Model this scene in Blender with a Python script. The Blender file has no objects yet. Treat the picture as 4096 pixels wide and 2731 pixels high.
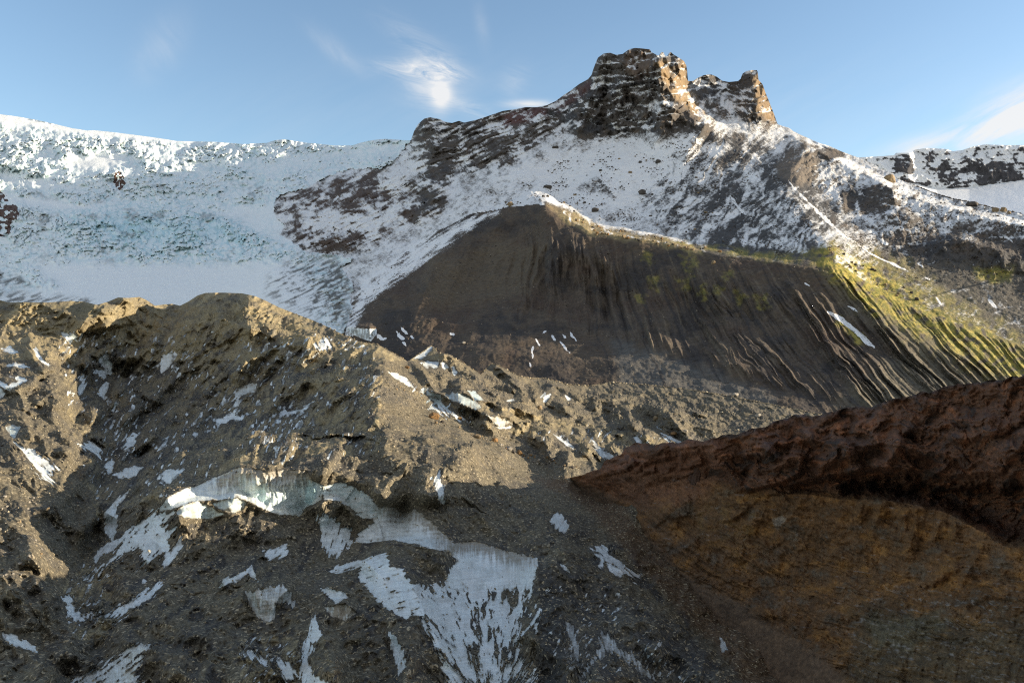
import bpy, math, numpy as np
from mathutils import Vector
F = 797.0; CX, CY = 512.0, 341.0
SC = bpy.context.scene
COL = SC.collection
rng = np.random.RandomState(7)
RES = 1.0

# ------------------------------------------------------------------ noise
_perm = np.random.RandomState(3).permutation(256)
_perm = np.concatenate([_perm, _perm, _perm])
_ang = np.random.RandomState(5).rand(256)*2*np.pi
_gx, _gy = np.cos(_ang), np.sin(_ang)
def perlin(x, y, seed=0):
    xi = np.floor(x).astype(np.int64); yi = np.floor(y).astype(np.int64)
    xf = x-xi; yf = y-yi
    u = xf*xf*xf*(xf*(xf*6-15)+10); v = yf*yf*yf*(yf*(yf*6-15)+10)
    def g(ix, iy, dx, dy):
        h = _perm[(_perm[(ix+seed*17) & 255]+iy+seed*31) & 255]
        return _gx[h]*dx+_gy[h]*dy
    a = g(xi, yi, xf, yf); b = g(xi+1, yi, xf-1, yf)
    c = g(xi, yi+1, xf, yf-1); d = g(xi+1, yi+1, xf-1, yf-1)
    return ((a*(1-u)+b*u)*(1-v)+(c*(1-u)+d*u)*v)*1.5
def fbm(x, y, octs=4, seed=0, gain=.5, lac=2.03):
    s = 0; a = 1; n = 0
    for o in range(octs):
        s = s+a*perlin(x, y, seed+o*7); n += a; a *= gain; x = x*lac+13.7; y = y*lac+7.1
    return s/n
def ridged(x, y, octs=4, seed=0, gain=.5, lac=2.03):
    s = 0; a = 1; n = 0
    for o in range(octs):
        s = s+a*(1-2*np.abs(perlin(x, y, seed+o*7))); n += a; a *= gain; x = x*lac+13.7; y = y*lac+7.1
    return s/n
def rot(u, v, deg, lu, lv):
    # u' runs along the direction deg (0 = right, 90 = up the slope), stretched lu; v' across, lv
    c, s = math.cos(math.radians(deg)), math.sin(math.radians(deg))
    return (u*c-v*s)/lu, (u*s+v*c)/lv
def sst(x, a, b):
    t = np.clip((x-a)/(b-a), 0, 1); return t*t*(3-2*t)
def worley(x, y, seed=0):
    xi = np.floor(x).astype(np.int64); yi = np.floor(y).astype(np.int64)
    d1 = np.full(x.shape, 9.); d2 = np.full(x.shape, 9.); idc = np.zeros(x.shape)
    for i in (-1, 0, 1):
        for j in (-1, 0, 1):
            h = _perm[(_perm[(xi+i+seed*13) & 255]+yi+j+seed*5) & 255]
            h2 = _perm[(h+91) & 255]
            px = xi+i+.1+.8*h/255.; py = yi+j+.1+.8*h2/255.
            d = np.hypot(px-x, py-y)
            m = d < d1
            d2 = np.where(m, d1, np.minimum(d2, d)); idc = np.where(m, h/255., idc); d1 = np.where(m, d, d1)
    return d1, d2, idc

# ------------------------------------------------------------------ survey helpers
class RBF:
    """smooth terrain base through surveyed points (bearing column, elevation row, log distance)"""
    def __init__(s, pts):
        p = np.array(pts, float); s.x = p[:, :2]/100.; n = len(p)
        r = np.hypot(s.x[:, None, 0]-s.x[None, :, 0], s.x[:, None, 1]-s.x[None, :, 1])
        K = s.k(r)+np.eye(n)*1e-4
        P = np.c_[np.ones(n), s.x]
        A = np.block([[K, P], [P.T, np.zeros((3, 3))]])
        w = np.linalg.solve(A, np.r_[np.log(p[:, 2]), 0, 0, 0]); s.w, s.a = w[:n], w[n:]
    def k(s, r): return r**1.5*-1 if False else np.where(r > 0, r*r*np.log(np.maximum(r, 1e-9)), 0)*.35-r*.9
    def __call__(s, U, V):
        step = 6
        us = np.arange(U.min()-step*2, U.max()+step*3, step); vs = np.arange(V.min()-step*2, V.max()+step*3, step)
        gu, gv = np.meshgrid(us/100., vs/100.)
        z = s.a[0]+s.a[1]*gu+s.a[2]*gv
        for (x, y), w in zip(s.x, s.w): z = z+w*s.k(np.hypot(gu-x, gv-y))
        return np.exp(bil(z, (U-us[0])/step, (V-vs[0])/step))
def bil(z, x, y):
    x = np.clip(x, 0, z.shape[1]-1.001); y = np.clip(y, 0, z.shape[0]-1.001)
    xi = x.astype(int); yi = y.astype(int); xf = x-xi; yf = y-yi
    return (z[yi, xi]*(1-xf)+z[yi, xi+1]*xf)*(1-yf)+(z[yi+1, xi]*(1-xf)+z[yi+1, xi+1]*xf)*yf
def cols(U, a, b):
    u = U[0]; return slice(int(np.searchsorted(u, a)), int(np.searchsorted(u, b)))
def polydist(U, V, poly, pad, closed=False):
    p = np.array(poly, float)
    if closed: p = np.r_[p, p[:1]]
    c = cols(U, p[:, 0].min()-pad, p[:, 0].max()+pad)
    u, v = U[:, c], V[:, c]
    if u.size == 0: return None
    best = np.full(u.shape, 1e9); side = np.zeros(u.shape); tt = np.zeros(u.shape); inside = np.zeros(u.shape, bool)
    for i in range(len(p)-1):
        (x0, y0), (x1, y1) = p[i, :2], p[i+1, :2]
        dx, dy = x1-x0, y1-y0; L = dx*dx+dy*dy+1e-9
        t = np.clip(((u-x0)*dx+(v-y0)*dy)/L, 0, 1)
        d = np.hypot(u-x0-t*dx, v-y0-t*dy)
        m = d < best
        best = np.where(m, d, best); tt = np.where(m, i+t, tt)
        if closed:
            if dy != 0:
                cr = ((y0 > v) != (y1 > v)) & (u < dx*(v-y0)/dy+x0)
                inside ^= cr
        else:
            side = np.where(m, np.sign(dx*(v-y0)-dy*(u-x0)), side)
    return c, best, side, tt, inside
def ridge(Fd, U, V, poly, A, wpos, wneg, p=1.0, ends=25, tone=None):
    r = polydist(U, V, poly, max(wpos, wneg))
    if r is None: return
    c, d, s, tt, _ = r
    n = len(poly)-1
    w = np.where(s > 0, wpos, wneg)
    prof = np.clip(1-d/w, 0, 1)**p
    f = np.clip(np.minimum(tt, n-tt)*1.5/max(1, n*.25)+.25, 0, 1)
    Fd[:, c] -= A*prof*f
def psd(U, V, poly, pad=25):
    """signed distance, positive inside; None-safe array over whole grid"""
    out = np.full(U.shape, -pad*1., float)
    r = polydist(U, V, poly, pad, True)
    if r is None: return out
    c, d, s, tt, ins = r
    out[:, c] = np.maximum(np.where(ins, d, -d), -pad)
    return out

def blur(A, n):
    for ax in (0, 1):
        k = 2*n+1; pw = [(0, 0), (0, 0)]; pw[ax] = (n+1, n)
        c = np.cumsum(np.pad(A, pw, mode='edge'), axis=ax)
        A = (c[k:] - c[:-k])/k if ax == 0 else (c[:, k:]-c[:, :-k])/k
    return A
def grid(u0, u1, du, top, bot, dv):
    """columns of bearings; rows start at the skyline 'top' and end below 'bot'"""
    du, dv = du*RES, dv*RES
    us = np.arange(u0, u1+du*.5, du)
    vt = np.interp(us, [p[0] for p in top], [p[1] for p in top])
    vb = np.interp(us, [p[0] for p in bot], [p[1] for p in bot])
    rows = np.arange(vt.min()-.01, vb.max()+dv, dv)
    V = np.clip(np.repeat(rows[:, None], len(us), 1), vt[None], (vb+.01)[None])
    U = np.repeat(us[None], len(rows), 0)
    return U, V
def world(U, V, D):
    return np.stack([(U-CX)/F*D, D, (CY-V)/F*D], -1)
def normals(P):
    du = np.gradient(P, axis=1); dv = np.gradient(P, axis=0)
    n = np.cross(du, -dv); n[np.linalg.norm(n, axis=-1) < 1e-9] = (0, -.7, .7); n /= np.linalg.norm(n, axis=-1, keepdims=True)+1e-9
    return n
def backside(P, N, drop, depth):
    """rows added behind the skyline so the hill has a far side"""
    rows = []
    top = P[0]
    for k in range(N, 0, -1):
        t = k/N
        q = top.copy(); s = (top[:, 1]+depth*t)/top[:, 1]
        q[:, 0] = top[:, 0]+(s-1)*top[:, 0]*.6; q[:, 1] = top[:, 1]+depth*t; q[:, 2] = top[:, 2]-drop*t**1.3+depth*.0
        rows.append(q)
    return np.concatenate([np.array(rows), P], 0), N
def padtop(A, n):
    return np.concatenate([np.repeat(A[:1], n, 0), A], 0)

def quads(nr, nc):
    i = np.arange(nr*nc).reshape(nr, nc)
    return np.stack([i[:-1, :-1], i[1:, :-1], i[1:, 1:], i[:-1, 1:]], -1).reshape(-1, 4)
def live(V, fq, nb=0):
    """drops the collapsed faces above the skyline and below the foot"""
    Vp = padtop(V, nb).ravel()[fq]; dead = (Vp.max(1)-Vp.min(1)) < 1e-4
    dead &= fq.min(1) >= nb*V.shape[1]
    return ~dead
def mesh_np(name, co, faces, mat, attrs=None, smooth=True):
    used = np.unique(faces); remap = np.zeros(len(co), np.int64); remap[used] = np.arange(len(used))
    co = co[used]; f = remap[faces]; k = f.shape[1]
    me = bpy.data.meshes.new(name)
    me.vertices.add(len(co)); me.vertices.foreach_set('co', co.astype(np.float32).ravel())
    me.loops.add(f.size); me.loops.foreach_set('vertex_index', f.astype(np.int32).ravel())
    me.polygons.add(len(f)); me.polygons.foreach_set('loop_start', np.arange(0, f.size, k, dtype=np.int32))
    me.polygons.foreach_set('loop_total', np.full(len(f), k, np.int32))
    me.polygons.foreach_set('use_smooth', np.full(len(f), smooth))
    for an, a in (attrs or {}).items():
        at = me.attributes.new(an, 'FLOAT_COLOR', 'POINT')
        v = np.ones((len(co), 4), np.float32); v[:, :3] = a[used]
        at.data.foreach_set('color', v.ravel())
    me.update(); me.validate()
    me.materials.append(mat)
    ob = bpy.data.objects.new(name, me); COL.objects.link(ob)
    return ob
def tag(o, label=None, cat=None, group=None, kind=None):
    if label: o['label'] = label
    if cat: o['category'] = cat
    if group: o['group'] = group
    if kind: o['kind'] = kind
    return o

# ------------------------------------------------------------------ materials
def ground_mat(name, rough=.9, bumps=((.5, .5), (.12, .3)), snow_noise=(.35, .5), snow_col=(.84, .82, .79), var=.25, snow_rough=.55, noise_scale=.35, soft=.06, speck=None, dirt_col=(.10, .085, .06)):
    """albedo attribute 'alb'; attribute 'cov' r = cover of snow or ice (thresholded by fine noise), g = blueness of ice, b = dirt and painted crevasse shade"""
    m = bpy.data.materials.new(name); m.use_nodes = True
    nt = m.node_tree; N = nt.nodes; L = nt.links
    b = N['Principled BSDF']
    at = N.new('ShaderNodeAttribute'); at.attribute_name = 'alb'
    cv = N.new('ShaderNodeAttribute'); cv.attribute_name = 'cov'
    sep = N.new('ShaderNodeSeparateColor'); L.new(cv.outputs['Color'], sep.inputs[0])
    tc = N.new('ShaderNodeTexCoord')
    n1 = N.new('ShaderNodeTexNoise'); n1.inputs['Scale'].default_value = noise_scale; n1.inputs['Detail'].default_value = 6; n1.inputs['Roughness'].default_value = .65
    L.new(tc.outputs['Object'], n1.inputs['Vector'])
    mr = N.new('ShaderNodeMapRange'); mr.inputs[1].default_value = .3; mr.inputs[2].default_value = .7
    mr.inputs[3].default_value = 1-var; mr.inputs[4].default_value = 1+var
    L.new(n1.outputs['Fac'], mr.inputs[0])
    mul = N.new('ShaderNodeMix'); mul.data_type = 'RGBA'; mul.blend_type = 'MULTIPLY'; mul.inputs[0].default_value = 1
    L.new(at.outputs['Color'], mul.inputs[6]); L.new(mr.outputs[0], mul.inputs[7])
    if speck:
        vo = N.new('ShaderNodeTexVoronoi'); vo.inputs['Scale'].default_value = speck[0]; L.new(tc.outputs['Object'], vo.inputs['Vector'])
        sc3 = N.new('ShaderNodeSeparateColor'); L.new(vo.outputs['Color'], sc3.inputs[0])
        sr = N.new('ShaderNodeMapRange'); sr.inputs[1].default_value = 0; sr.inputs[2].default_value = 1; sr.inputs[3].default_value = 1-speck[1]; sr.inputs[4].default_value = 1+speck[1]
        L.new(sc3.outputs[0], sr.inputs[0])
        mu2 = N.new('ShaderNodeMix'); mu2.data_type = 'RGBA'; mu2.blend_type = 'MULTIPLY'; mu2.inputs[0].default_value = 1
        L.new(mul.outputs[2], mu2.inputs[6]); L.new(sr.outputs[0], mu2.inputs[7])
        gt = N.new('ShaderNodeMapRange'); gt.inputs[1].default_value = .93; gt.inputs[2].default_value = .95; L.new(sc3.outputs[1], gt.inputs[0])
        mu3 = N.new('ShaderNodeMix'); mu3.data_type = 'RGBA'; mu3.inputs[7].default_value = (*speck[2], 1)
        L.new(gt.outputs[0], mu3.inputs[0]); L.new(mu2.outputs[2], mu3.inputs[6]); mul = mu3
    n2 = N.new('ShaderNodeTexNoise'); n2.inputs['Scale'].default_value = snow_noise[0]; n2.inputs['Detail'].default_value = 5; n2.inputs['Roughness'].default_value = .7
    L.new(tc.outputs['Object'], n2.inputs['Vector'])
    # cov + (noise-.5)*k > .5
    ma = N.new('ShaderNodeMath'); ma.operation = 'MULTIPLY_ADD'; ma.inputs[1].default_value = snow_noise[1]
    L.new(n2.outputs['Fac'], ma.inputs[0]); L.new(sep.outputs[0], ma.inputs[2])
    off = .5*snow_noise[1]
    th = N.new('ShaderNodeMapRange'); th.inputs[1].default_value = .5-soft+off; th.inputs[2].default_value = .5+soft+off
    L.new(ma.outputs[0], th.inputs[0])
    ice = N.new('ShaderNodeMix'); ice.data_type = 'RGBA'; ice.inputs[6].default_value = (*snow_col, 1); ice.inputs[7].default_value = (.40, .62, .66, 1)
    L.new(sep.outputs[1], ice.inputs[0])
    dirt = N.new('ShaderNodeMix'); dirt.data_type = 'RGBA'; dirt.inputs[7].default_value = (*dirt_col, 1)
    L.new(ice.outputs[2], dirt.inputs[6]); L.new(sep.outputs[2], dirt.inputs[0])
    fin = N.new('ShaderNodeMix'); fin.data_type = 'RGBA'
    L.new(th.outputs[0], fin.inputs[0]); L.new(mul.outputs[2], fin.inputs[6]); L.new(dirt.outputs[2], fin.inputs[7])
    L.new(fin.outputs[2], b.inputs['Base Color'])
    rr = N.new('ShaderNodeMapRange'); rr.inputs[3].default_value = rough; rr.inputs[4].default_value = snow_rough
    L.new(th.outputs[0], rr.inputs[0]); L.new(rr.outputs[0], b.inputs['Roughness'])
    b.inputs['Specular IOR Level'].default_value = .25
    prev = None
    for sc_, st in bumps:
        nz = N.new('ShaderNodeTexNoise'); nz.inputs['Scale'].default_value = sc_; nz.inputs['Detail'].default_value = 5; nz.inputs['Roughness'].default_value = .65
        L.new(tc.outputs['Object'], nz.inputs['Vector'])
        bp = N.new('ShaderNodeBump'); bp.inputs['Strength'].default_value = st; bp.inputs['Distance'].default_value = .6/sc_
        L.new(nz.outputs['Fac'], bp.inputs['Height'])
        if prev: L.new(prev.outputs[0], bp.inputs['Normal'])
        prev = bp
    if prev: L.new(prev.outputs[0], b.inputs['Normal'])
    return m

# ------------------------------------------------------------------ world, sun, camera
SUN_EL, SUN_AZ = 11.2, 86.0      # azimuth from +Y (view direction) clockwise; 90 = from the right
el, az = math.radians(SUN_EL), math.radians(SUN_AZ)
sdir = Vector((math.sin(az)*math.cos(el), math.cos(az)*math.cos(el), math.sin(el)))
sl = bpy.data.lights.new('sun', 'SUN'); sl.energy = 5.0; sl.angle = math.radians(.5); sl.color = (1, .86, .66)
so = bpy.data.objects.new('sun', sl); COL.objects.link(so); so.rotation_euler = (-sdir).to_track_quat('-Z', 'Y').to_euler()
so.location = (600, 0, 900)
w = bpy.data.worlds.new('World'); SC.world = w; w.use_nodes = True
nt = w.node_tree; N = nt.nodes; L = nt.links
bg = N['Background']; bg.inputs['Strength'].default_value = .122
sky = N.new('ShaderNodeTexSky'); sky.sky_type = 'NISHITA'; sky.sun_disc = False
sky.sun_elevation = el; sky.sun_rotation = az; sky.altitude = 600; sky.air_density = 1.0; sky.dust_density = .6; sky.ozone_density = 1.6
def clouds():
    tc = N.new('ShaderNodeTexCoord'); sp = N.new('ShaderNodeSeparateXYZ'); L.new(tc.outputs['Generated'], sp.inputs[0])
    def M(op, a, b=None, c=None, clamp=False):
        m = N.new('ShaderNodeMath'); m.operation = op; m.use_clamp = clamp
        for i, x in enumerate((a, b, c)):
            if x is None: continue
            if isinstance(x, (int, float)): m.inputs[i].default_value = x
            else: L.new(x, m.inputs[i])
        return m.outputs[0]
    y = M('MAXIMUM', sp.outputs[1], .05)
    a = M('DIVIDE', sp.outputs[0], y); b = M('DIVIDE', sp.outputs[2], y)
    def noise(rotd, sx, sy, det=6, rough=.6, dist=0., off=0.):
        c, s = math.cos(math.radians(rotd)), math.sin(math.radians(rotd))
        u = M('ADD', M('MULTIPLY', a, c*sx), M('MULTIPLY', b, s*sx)); v = M('ADD', M('MULTIPLY', a, -s*sy), M('MULTIPLY', b, c*sy))
        cb = N.new('ShaderNodeCombineXYZ'); L.new(u, cb.inputs[0]); L.new(v, cb.inputs[1]); cb.inputs[2].default_value = off
        n = N.new('ShaderNodeTexNoise'); n.inputs['Scale'].default_value = 1; n.inputs['Detail'].default_value = det
        n.inputs['Roughness'].default_value = rough; n.inputs['Distortion'].default_value = dist
        L.new(cb.outputs[0], n.inputs['Vector']); return n.outputs['Fac']
    def blob(px, py, ru, rv, rotd):
        a0, b0 = (px-CX)/F, (CY-py)/F
        c, s = math.cos(math.radians(rotd)), math.sin(math.radians(rotd))
        da = M('SUBTRACT', a, a0); db = M('SUBTRACT', b, b0)
        u = M('DIVIDE', M('ADD', M('MULTIPLY', da, c), M('MULTIPLY', db, s)), ru/F); v = M('DIVIDE', M('ADD', M('MULTIPLY', da, -s), M('MULTIPLY', db, c)), rv/F)
        r2 = M('ADD', M('MULTIPLY', u, u), M('MULTIPLY', v, v))
        return M('EXPONENT', M('MULTIPLY', r2, -1.0))
    total = None
    n_a = noise(-14, 12, 44, det=8, rough=.68, dist=1.0); n_b = noise(28, 5, 26, dist=.4, off=3.); n_c = noise(-40, 7, 14, dist=1.2, off=7.)
    def add(x, n, k, lo=.36, hi=.68):
        nonlocal total
        t = M('MULTIPLY', M('MULTIPLY', x, k), M('DIVIDE', M('SUBTRACT', n, lo), hi-lo, clamp=True))
        total = t if total is None else M('ADD', total, t)
    add(blob(432, 80, 24, 22, -30), n_a, .78, .3, .62); add(blob(440, 72, 14, 8, 0), n_a, .4, .2, .5); add(blob(418, 70, 36, 8, -5), n_a, .8, .3, .6); add(blob(441, 95, 9, 14, 0), n_a, 1.0, .2, .5)
    add(blob(470, 108, 30, 8, -25), n_a, .35); add(blob(420, 45, 40, 12, -35), n_a, .3)
    add(blob(530, 104, 22, 4, 0), n_a, .8, .2, .5); add(blob(515, 80, 15, 12, 50), n_a, .25)
    add(blob(1015, 118, 70, 18, 25), n_b, 1.6, .38, .62); add(blob(1040, 100, 60, 22, 25), n_b, .9, .3, .6); add(blob(920, 146, 45, 9, 18), n_b, .8, .3, .6)
    add(blob(160, 45, 30, 18, 60), n_c, .22, .3, .6); add(blob(335, 50, 30, 9, -40), n_c, .2, .3, .6); add(blob(480, 18, 6, 26, 10), n_c, .16, .3, .6)
    add(blob(700, 120, 500, 60, 0), n_b, .08, .4, .7)
    mk = M('MULTIPLY', M('MINIMUM', total, .92), 1.0)
    # unseen broken cloud, added behind the viewer as neutral fill light
    cb = N.new('ShaderNodeTexNoise'); cb.inputs['Scale'].default_value = 2.2; cb.inputs['Detail'].default_value = 5; L.new(tc.outputs['Generated'], cb.inputs['Vector'])
    back = M('DIVIDE', M('SUBTRACT', .25, sp.outputs[1]), .5, clamp=True)
    cover = M('MULTIPLY', back, M('DIVIDE', M('SUBTRACT', cb.outputs['Fac'], .34), .16, clamp=True))
    mk = M('MAXIMUM', mk, M('MULTIPLY', cover, .66))
    mx = N.new('ShaderNodeMix'); mx.data_type = 'RGBA'; mx.inputs[7].default_value = (3.6, 3.6, 3.6, 1)
    L.new(mk, mx.inputs[0]); L.new(sky.outputs[0], mx.inputs[6]); L.new(mx.outputs[2], bg.inputs['Color'])
clouds()
cam = bpy.data.cameras.new('camera'); co_ = bpy.data.objects.new('camera', cam); COL.objects.link(co_); SC.camera = co_
co_.location = (0, 0, 0); co_.rotation_euler = (math.pi/2, 0, 0)
cam.sensor_width = 36; cam.lens = 36*F/1024; cam.clip_start = 1; cam.clip_end = 60000
SC.view_settings.view_transform = 'Standard'; SC.view_settings.look = 'None'; SC.view_settings.gamma = 1
SC.view_settings.exposure = 1.05
SC.cycles.use_denoising = False; SC.cycles.filter_width = 1.15; SC.cycles.max_bounces = 5; SC.cycles.diffuse_bounces = 3

#PARTS#
# ================================================================== far ground: glacier, mountain, lateral moraine slope
GL_SKY = [(-60,106),(0,114),(18,116.4),(36,119.7),(54,123.6),(72,128),(87,130.3),(94,130),(108,131.4),(126,133.6),(145,136),(163,138.6),(177,140.8),(217,141.7),(244,143.9),(267,142.6),(275,140),(284,139),(293,140.4),(307,142.6),(322,143.9),(334,145.3),(352,145.3),(361,142.4),(372,139.9),(385,138.6),(397,139.4),(409,140.3)]
MT_SKY = [(411,140),(414,131),(418,124),(424,118.5),(430,117),(440,119),(445,121.5),(452,122.8),(459,120.6),(464,122.4),(475,120),(483,117.5),(495,113.4),(503,110.7),(516,108.9),(525,107),(537,107),(547,105),(556,100.7),(563,95.3),(570,90.8),(579,84),(588,79),(591.8,74.5),(594.5,66.4),(598,57.4),(603.6,53.4),(610,52.5),(616,54.7),(622.6,53.8),(629,49.2),(635,47.8),(642,48.3),(649.7,49.2),(651.5,52),(658,55.5),(660,55.6),(661.5,51.8),(663.5,52.3),(665,55.5),(668.5,56.5),(670,52),(671.5,52.2),(673,54),(678,57),(684,61),(686.7,66),(687.4,73),(688,80.9),(693,80.9),(698.4,77.3),(704,74.9),(711,74.2),(716.5,76.4),(722,80.5),(729,81.8),(738,80.9),(741,78.2),(742,74),(746,71),(751,70),(757.5,70),(758.6,80),(762.6,84),(765.3,92),(769,101),(772.5,110),(775.2,117),(777.6,124),(784,126.3),(789,127.6),(793.5,131),(800,134.3),(809,138.3),(819,142.7),(828.5,145.4),(841,151),(854,155.8),(865,159.8),(873,163.8),(881,168.5),(886,171),(894,173.3),(896,178),(905,181.3),(921,187.7),(937,194),(953,198.8),(967,201.2),(977,203.6),(993,207.6),(1009,210.8),(1024,214),(1110,236)]
FAR_BOT = [(-60,375),(0,372),(250,375),(375,400),(500,430),(560,470),(800,470),(1110,480)]
far_pts = [
 (0,114,5200),(200,141,5200),(300,142,5000),(405,141,4300),(-60,106,5200),(0,180,4050),(150,185,3900),(280,180,3800),(350,160,4200),(-60,230,3400),
 (0,230,3200),(150,230,3050),(250,228,2850),(230,206,3350),(0,280,2550),(150,280,2180),(280,275,1960),(330,262,2250),(60,310,1900),(200,320,1700),(300,320,1600),(345,335,1500),(-60,330,1800),(0,370,1300),(250,370,1400),
 (412,140,3850),(425,120,3500),(440,160,3150),(404,200,2750),(380,165,3600),(360,235,2400),(330,245,2350),(300,235,2500),(290,200,3150),(345,185,3300),(425,215,2450),(370,262,2050),
 (500,112,3400),(475,140,3100),(530,140,2950),(560,98,3250),(592,75,3150),(604,54,3050),(640,48,3000),(675,56,2925),(686,68,2900),(700,78,3350),(735,84,3300),(751,70,3080),(760,84,3060),(776,122,2950),(800,136,2800),(865,160,2550),(920,187,2250),(1024,214,1900),(1110,236,1700),
 (640,90,2900),(600,95,2980),(670,95,2860),(720,105,3050),(750,105,2920),
 (575,130,2900),(610,138,2780),(645,128,2750),(690,125,2700),(720,115,2900),
 (480,190,2550),(450,215,2350),(540,170,2620),(620,165,2480),(680,165,2420),(740,155,2460),(790,150,2560),(560,200,2350),(640,210,2160),(700,220,1960),(750,230,1850),(790,235,1700),(820,170,2380),(850,200,2080),(740,190,2150),(780,190,2050),
 (420,240,2200),(470,220,2230),(545,206,2130),(590,232,1900),(640,240,1790),(720,255,1620),(800,266,1440),(830,252,1500),
 (400,285,1800),(500,270,1820),(500,310,1520),(600,275,1660),(600,310,1480),(700,285,1470),(700,330,1260),(800,305,1280),(800,360,1070),(880,320,1230),(960,330,1260),(1024,345,1210),(1110,345,1200),
 (360,325,1520),(400,330,1400),(450,342,1290),(500,348,1210),(450,400,960),(560,340,1270),(620,350,1170),(680,358,1100),(560,368,1080),(560,395,985),(620,398,935),(700,405,900),(760,415,850),(860,430,800),(1000,400,960),(620,460,800),(860,470,700),(1110,470,800),
 (900,225,1830),(1024,260,1620),(960,270,1560),(880,280,1480),(930,300,1400),(1024,300,1430),(1110,290,1430)]
FT = GL_SKY+MT_SKY
U, V = grid(-60, 1110, .85, FT, FAR_BOT, .85)
base = RBF(far_pts)(U, V)
Fd = np.zeros(U.shape)
# distance below the skyline for each vertex
SKYL = np.interp(U[0], [p[0] for p in FT], [p[1] for p in FT])[None]
below = V-SKYL
WALL_CREST = [(352,300),(366,278),(376,273),(395,258),(420,240),(440,230),(470,214),(505,207),(535,204),(546,204.5),(560,208),(575,222),(592,232),(620,236),(640,239),(660,242),(690,248),(720,254.5),(750,258),(790,263),(808,266)]
# --- macro relief: crests and valleys
def R(poly, A, wp, wn, p=1.0, **k): ridge(Fd, U, V, poly, A, wp, wn, p, **k)
R([(505,207),(535,204),(546,204.5),(560,209),(575,222),(592,232),(620,236),(640,239),(660,242),(690,248),(720,254.5),(750,258),(785,263),(808,267)], .075, 60, 10)
R([(788,133),(812,148),(850,167),(880,181),(893,190),(930,203),(1024,226),(1100,248)], .05, 50, 6)
# summit: arete whose right side catches the sun, gullies left of it
R([(650,52),(659,66),(664,84),(674,98),(688,112),(702,124),(712,130)], .055, 60, 16)
R([(672,54),(680,70),(682,90),(686,104)], .02, 10, 6)
R([(700,118),(708,128),(722,140)], .02, 14, 14)
R([(600,58),(596,80),(590,100),(585,118),(576,136)], .03, 26, 18)
R([(628,50),(622,75),(618,100),(612,134)], .02, 14, 16)
R([(676,98),(668,115),(660,128),(668,134)], .03, 22, 14)
R([(751,72),(752,84),(757,100),(764,120)], .03, 24, 12)
R([(710,75),(706,90),(716,105)], .015, 14, 10)
# left ridge buttresses
R([(436,136),(432,155),(428,180),(421,196)], .05, 34, 22)
R([(424,119),(420,135),(412,150),(398,170),(380,190)], .04, 30, 24)
R([(446,180),(438,195),(426,210),(412,222)], .03, 22, 14)
R([(560,97),(540,118),(520,138),(500,152),(480,160)], .02, 20, 20)
R([(560,140),(530,158),(508,172),(480,188),(450,205)], .02, 16, 26)
# outcrops
R([(585,187),(592,180),(600,178),(610,188),(618,196)], .014, 12, 6)
R([(806,142),(800,160),(792,170),(808,178)], .03, 20, 18)
R([(812,140),(826,146),(842,152)], .02, 12, 3)
R([(832,193),(850,187),(858,196)], .02, 16, 4)
R([(862,186),(885,183),(892,190),(896,205)], .028, 22, 8)
R([(845,200),(838,212)], .02, 20, 8)
R([(880,214),(905,212),(918,222)], .03, 22, 5)
R([(925,245),(960,238),(990,248),(1015,255)], .03, 24, 8)
# right flank: rib that carries the moss, snow gully beside it
R([(776,178),(800,205),(815,228),(830,245),(852,262),(900,290),(960,325),(1010,356)], .035, 60, 26)
R([(820,262),(840,275),(870,300),(905,330),(935,352),(960,372)], .02, 24, 18)
R([(895,330),(940,355),(990,372)], .015, 24, 18)
R([(740,120),(720,150),(690,190),(655,225)], .010, 26, 26)
# lateral moraine face: folds
R([(470,230),(440,262),(420,290),(405,318)], .03, 40, 34)
R([(548,208),(560,232),(556,255),(540,280),(520,310)], .035, 30, 34)
R([(600,265),(590,290),(575,320)], .012, 24, 20)
R([(446,246),(434,264),(429,282),(418,306)], .030, 9, 30); R([(476,232),(462,256),(452,280)], .016, 14, 24); R([(512,240),(498,262),(486,290)], .018, 14, 22); R([(404,276),(396,292),(384,306)], .02, 12, 18)
R([(470,300),(500,296),(530,300)], .010, 16, 10); R([(506,210),(500,222),(488,236)], .02, 12, 14)
R([(430,265),(425,285),(418,300)], .010, 12, 18)
# rims of floor hummocks
R([(370,318),(400,316),(440,320),(480,318)], .010, 22, 8)
R([(344,327),(362,326.5),(378,327)], .06, 16, 6)
R([(440,322),(460,326)], .008, 8, 4)
# glacier lobes
R([(90,196),(120,190),(150,196)], -.02, 20, 14)
R([(0,196),(20,204),(40,212),(90,214),(160,217),(200,215)], .015, 34, 16)
R([(60,180),(95,170),(112,175)], .01, 16, 10)
R([(210,172),(250,168),(300,160),(340,150)], .01, 20, 10)
R([(140,235),(180,222),(230,226),(270,236)], .02, 40, 14)

# --- zone masks
def blobm(poly, soft=6., rag=0., sc=14., seed=1, pad=25):
    d = psd(U, V, poly, pad+rag)
    if rag: d = d+rag*fbm(U/sc, V/sc, 4, seed)
    return sst(d, -soft, soft)
GLAC = [(-70,90),(410,90),(410,141),(404,148),(396,160),(380,168),(368,168),(348,169),(325,177),(305,189),(280,194),(272,206),(276,218),(284,225),(280,234),(296,245),(307,252),(336,254),(352,258),(342,270),(352,282),(354,290),(350,296),(352,310),(348,322),(344,330),(300,400),(-70,400)]
gl_sd = psd(U, V, GLAC, 40)+2.5*fbm(U/6, V/6, 4, 11)
WALLP = [(348,322),(352,300),(366,278),(376,273),(395,258),(420,240),(440,230),(470,214),(505,207),(535,204),(546,204.5),(560,208.5),(575,222.5),(592,232.5),(640,239.5),(690,248.5),(720,255),(790,263.5),(812,266),(838,262),(870,285),(940,318),(1110,372),(1110,500),(300,500)]
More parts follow.
